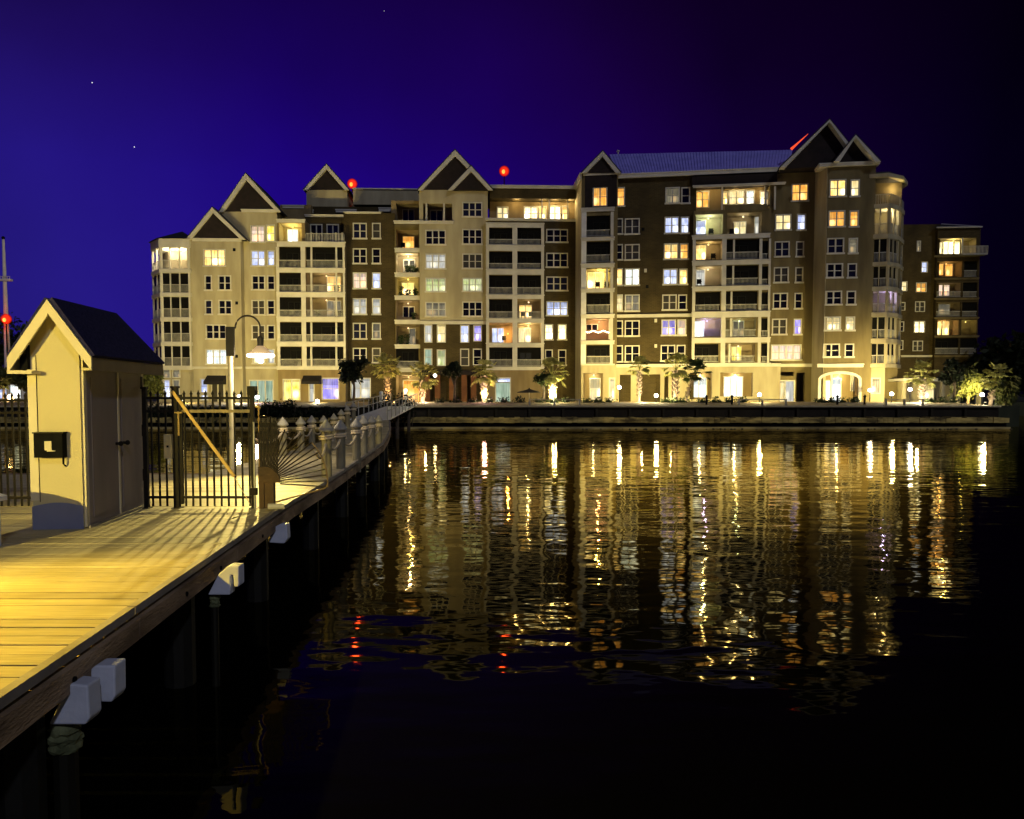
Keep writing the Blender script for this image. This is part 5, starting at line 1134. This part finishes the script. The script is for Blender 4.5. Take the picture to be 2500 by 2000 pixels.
# left fence
lf = empty('picket_fence', (gx(75), DG, DECK), 'black picket fence running left from behind the shed', 'fence'); o = gx(75); mb = MB()
xl = gx(-300)-o; z1 = at(0,978,DG).z-DECK; z2 = at(0,1215,DG).z-DECK
for z in (z1, at(0,1008,DG).z-DECK, z2): mb.box(xl, .6, -.018,.018,z-.018,z+.018)
mb.build('rail', M['blackm'], lf); mb = MB()
for i in range(28): picket(mb, gx(66-i*16.5)-o, .03, at(0,957,DG).z-DECK)
mb.build('picket_bars', M['blackm'], lf)
# fallen leaf / rag on the deck
p = at(562,1278,10.4); o_ = MB(); o_.quad((-.09,-.02,.012),(.02,-.05,.03),(.1,.02,.05),(-.02,.05,.02)); o_.quad((.1,.02,.05),(.02,-.05,.03),(.06,-.03,.06),(.12,.0,.065)); o_ = o_.build('fallen_leaf', M['leafdark']); o_.location = (p.x,10.4,DECK); tag(o_, 'dark curled leaf lying on the boards before the gate', 'leaf')
# white foam float seen past the fan base
p = at(683,1243,11.2); o_ = MB(); o_.tube([(-.09,0,.045),(.13,.05,.045)],.045,10); o_ = o_.build('rope_fender', M['cap']); o_.location = (edge_r(11.3)-.02,11.3,DECK+.02); tag(o_, 'short pale fender lying on the deck edge below the fan guard', 'fender')
# =================================================================== pier lamp
DL = 19.6; b0 = at(567, 1130, DL); lx = b0.x
e = empty('pier_lamp', (lx, DL, DECK-.1), 'tall pier lamp with a gooseneck arm and bright cone shade behind the gate', 'lamp post')
def lz(y): return at(567, y, DL).z-(DECK-.1)
def lxx(px, y=850): return at(px, y, DL).x-lx
M['pole'] = surf('pale_pole', (.62,.56,.40), (.5,.45,.32), 2, .5)
MB().tube([(0,0,-.9),(0,0,lz(800))], .065, 14, .058).build('pole', M['pole'], e)
MB().box(lxx(556), lxx(576), -.13, -.066, lz(870), lz(799)).build('control_box', surf('box_bronze', (.045,.04,.035), None, 4, .6), e)
xs = lxx(575); xe = lxx(636); pts = [(0,0,lz(806)),(lxx(573),0,lz(802))]
for k_ in range(15): t = math.pi*(1-k_/14); cx_ = (xs+xe)/2; rr_ = (xe-xs)/2; pts.append((cx_+rr_*math.cos(t), 0, lz(802)+rr_*1.02*math.sin(t)))
pts.append((xe,0,lz(822))); MB().tube(pts, .022, 8).build('gooseneck_arm', surf('arm_bronze', (.06,.05,.035), None, 4, .5), e)
MB().lathe([(.075,lz(845)),(.085,lz(826)),(.03,lz(820))], (xe,0,0), 12).build('socket_housing', surf('housing_bronze', (.05,.045,.04), None, 4, .5), e)
zs_ = lz(868); rsh = lxx(667)-lxx(636); mt, nt, N, L = newmat('glowing_shade'); b = N.new('ShaderNodeBsdfPrincipled'); b.inputs['Base Color'].default_value = (.7,.62,.48,1); b.inputs['Roughness'].default_value = .4; b.inputs['Emission Color'].default_value = (1,.60,.26,1); b.inputs['Emission Strength'].default_value = .42; out(nt, b.outputs[0])
MB().lathe([(rsh,zs_-.01),(rsh*.98,zs_+.03),(rsh*.62,zs_+.12),(.085,lz(845)),(.08,lz(845)-.005),(rsh*.58,zs_+.10),(rsh*.95,zs_+.015)], (xe,0,0), 28, False).build('lamp_shade', mt, e, smooth=True)
MB().lathe([(rsh*.5,zs_-.05),(rsh*.95,zs_-.04),(rsh*1.05,zs_-.01),(rsh*1.04,zs_+.02),(rsh*.96,zs_+.034),(rsh*.5,zs_+.02)], (xe,0,0), 24).build('diffuser', emis('diffuser_glow', (1,.93,.82), 22), e)
MB().ball((xe,0,zs_-.13), .065, 8).build('bulb', emis('bulb_white', (1,.97,.92), 18), e)
point('light', (xe,0,zs_-.24), (1,.78,.42), 220, .06, e)
l = bpy.data.lights.new('light', 'SPOT'); l.energy = 5200; l.color = (1,.75,.20); l.spot_size = R(44); l.spot_blend = .85; l.shadow_soft_size = .07
o_ = bpy.data.objects.new('light', l); C.objects.link(o_); o_.parent = e; o_.location = (xe,0,zs_-.24); o_.rotation_euler = (Vector((-4.75,11.6,DECK))-Vector((lx+xe,DL,DECK+zs_-.34))).to_track_quat('-Z','Y').to_euler()
# street lamps of the same walk standing out of frame: they light the deck and the shed from the left and from behind
def deck_lamp(x, y, h, label, W, ang, col, tgt=None, blend=.6):
    e = empty('deck_lamp', (x, y, DECK), label, 'lamp post'); MB().tube([(0,0,0),(0,0,h-.02),(.0,0,h+.25),(.25,0,h+.4),(.45,0,h+.2)], .055, 10, .03).build('pole', M['pole'], e)
    MB().lathe([(.26,h+.0),(.25,h+.03),(.08,h+.18),(.03,h+.22)], (.45,0,0), 18).build('lamp_shade', mt, e); MB().ball((.45,0,h-.02), .07, 6).build('bulb', emis('sodium_bulb', (1,.72,.3), 10), e)
    l = bpy.data.lights.new('light', 'SPOT'); l.energy = W; l.color = col; l.spot_size = R(ang); l.spot_blend = blend; l.shadow_soft_size = .07
    o = bpy.data.objects.new('light', l); C.objects.link(o); o.parent = e; o.location = (.45,0,h-.1)
    if tgt:
        v_ = Vector(tgt)-Vector((x+.45,y,DECK+h-.1)); o.rotation_euler = v_.to_track_quat('-Z','Y').to_euler()
    return e
deck_lamp(-6.95, 5.4, 3.2, 'lamp post just outside the left edge', 3600, 98, (1,.66,.06), (-3.9,4.9,DECK))
deck_lamp(-8.6, -4.0, 3.15, 'lamp post behind the viewer', 15000, 26, (1,.76,.17), (-5.4,9.8,DECK+1.15), .35)
# =================================================================== sky, moon, camera
w = bpy.data.worlds.new('World'); bpy.context.scene.world = w; w.use_nodes = True; nt = w.node_tree; N = nt.nodes; L = nt.links; N.clear()
tc = N.new('ShaderNodeTexCoord'); sp = N.new('ShaderNodeSeparateXYZ'); L.new(tc.outputs['Generated'], sp.inputs[0])
# deep twilight: bluest low in the north-west (left), fading to violet black overhead and to the right
cr = N.new('ShaderNodeValToRGB'); el = cr.color_ramp.elements
mrx = N.new('ShaderNodeMapRange'); mrx.inputs['From Min'].default_value = -.65; mrx.inputs['From Max'].default_value = .65; L.new(sp.outputs[0], mrx.inputs['Value']); L.new(mrx.outputs[0], cr.inputs[0])
stops = [(0,(.018,.012,.20)),(.12,(.019,.011,.22)),(.30,(.013,.002,.21)),(.48,(.014,.0009,.165)),(.62,(.016,.0005,.11)),(.72,(.014,.0004,.078)),(.80,(.0095,.0003,.046)),(.88,(.0030,.0003,.016)),(1,(.0005,.0002,.003))]
el[0].position = 0; el[0].color = (*stops[0][1],1); el[1].position = 1; el[1].color = (*stops[-1][1],1)
for p_, c_ in stops[1:-1]: q = el.new(p_); q.color = (*c_,1)
cz = N.new('ShaderNodeValToRGB'); e2 = cz.color_ramp.elements; L.new(sp.outputs[2], cz.inputs[0])
e2[0].position = 0; e2[0].color = (1.0,1.0,1.0,1); e2[1].position = 1; e2[1].color = (.02,.02,.03,1)
for p_, c_ in ((.12,(1,.95,1)),(.25,(.9,.7,.95)),(.36,(.75,.45,.55)),(.46,(.6,.35,.30)),(.6,(.2,.15,.15))): q = e2.new(p_); q.color = (*c_,1)
mx = N.new('ShaderNodeMix'); mx.data_type = 'RGBA'; mx.blend_type = 'MULTIPLY'; mx.inputs[0].default_value = 1; L.new(cr.outputs[0], mx.inputs[6]); L.new(cz.outputs[0], mx.inputs[7])
gd = ray(620, 560).normalized(); nv = N.new('ShaderNodeVectorMath'); nv.operation = 'NORMALIZE'; L.new(tc.outputs['Generated'], nv.inputs[0])
dt = N.new('ShaderNodeVectorMath'); dt.operation = 'DOT_PRODUCT'; dt.inputs[1].default_value = tuple(gd); L.new(nv.outputs[0], dt.inputs[0])
gm_ = N.new('ShaderNodeMapRange'); gm_.inputs['From Min'].default_value = .84; gm_.inputs['From Max'].default_value = 1.0; gm_.inputs['To Min'].default_value = .42; gm_.inputs['To Max'].default_value = 1.05; L.new(dt.outputs['Value'], gm_.inputs['Value'])
cn = N.new('ShaderNodeTexNoise'); cn.inputs['Scale'].default_value = 3.5; cn.inputs['Detail'].default_value = 6; L.new(tc.outputs['Generated'], cn.inputs['Vector'])
cm = N.new('ShaderNodeMapRange'); cm.inputs['From Min'].default_value = .3; cm.inputs['From Max'].default_value = .7; cm.inputs['To Min'].default_value = .82; cm.inputs['To Max'].default_value = 1.12; L.new(cn.outputs['Fac'], cm.inputs['Value'])
g2 = N.new('ShaderNodeMath'); g2.operation = 'MULTIPLY'; L.new(gm_.outputs[0], g2.inputs[0]); L.new(cm.outputs[0], g2.inputs[1])
bg = N.new('ShaderNodeBackground'); L.new(g2.outputs[0], bg.inputs[1]); L.new(mx.outputs[2], bg.inputs[0]); ow = N.new('ShaderNodeOutputWorld'); L.new(bg.outputs[0], ow.inputs[0])
sun = bpy.data.lights.new('moon', 'SUN'); sun.energy = .5; sun.color = (.88,.90,1); sun.angle = R(2); so = bpy.data.objects.new('moon', sun); C.objects.link(so)
so.rotation_euler = Vector((-.36,.74,-.52)).to_track_quat('-Z','Y').to_euler()
# builder for tall quay floodlights, never called, so none stand here
def flood(x, y, z, tgt, W, col, ang, lb):
    e = empty('quay_floodlight', (x,y,LAND if y > 69 else 0), lb, 'floodlight'); h = z-(LAND if y > 69 else 0)
    MB().tube([(0,0,-1),(0,0,h-.3)], .09, 8, .06).build('pole', M['black'], e)
    l = bpy.data.lights.new('light','SPOT'); l.energy = W; l.color = col; l.spot_size = R(ang); l.spot_blend = 1; l.shadow_soft_size = .4
    o = bpy.data.objects.new('light', l); C.objects.link(o); o.parent = e; o.location = (0,0,h); o.rotation_euler = (Vector(tgt)-Vector((x,y,z))).to_track_quat('-Z','Y').to_euler()
    hd = MB().box(-.25,.25,-.12,.12,-.2,.2).build('head', M['black'], e); hd.location = (0,0,h-.25)
FLW = 1.0
c = bpy.data.cameras.new('camera'); co = bpy.data.objects.new('camera', c); C.objects.link(co); co.location = (0,0,EYE); co.rotation_euler = (R(90)-TH,0,0)
c.sensor_width = 36; c.lens = F/2500*36; c.shift_y = (PY-1000)/2500; c.clip_end = 4000; c.clip_start = .1
sc_ = bpy.context.scene; sc_.camera = co; sc_.render.engine = 'CYCLES'
sc_.view_settings.view_transform = 'Standard'; sc_.view_settings.look = 'None'; sc_.view_settings.exposure = 0; sc_.view_settings.gamma = 1
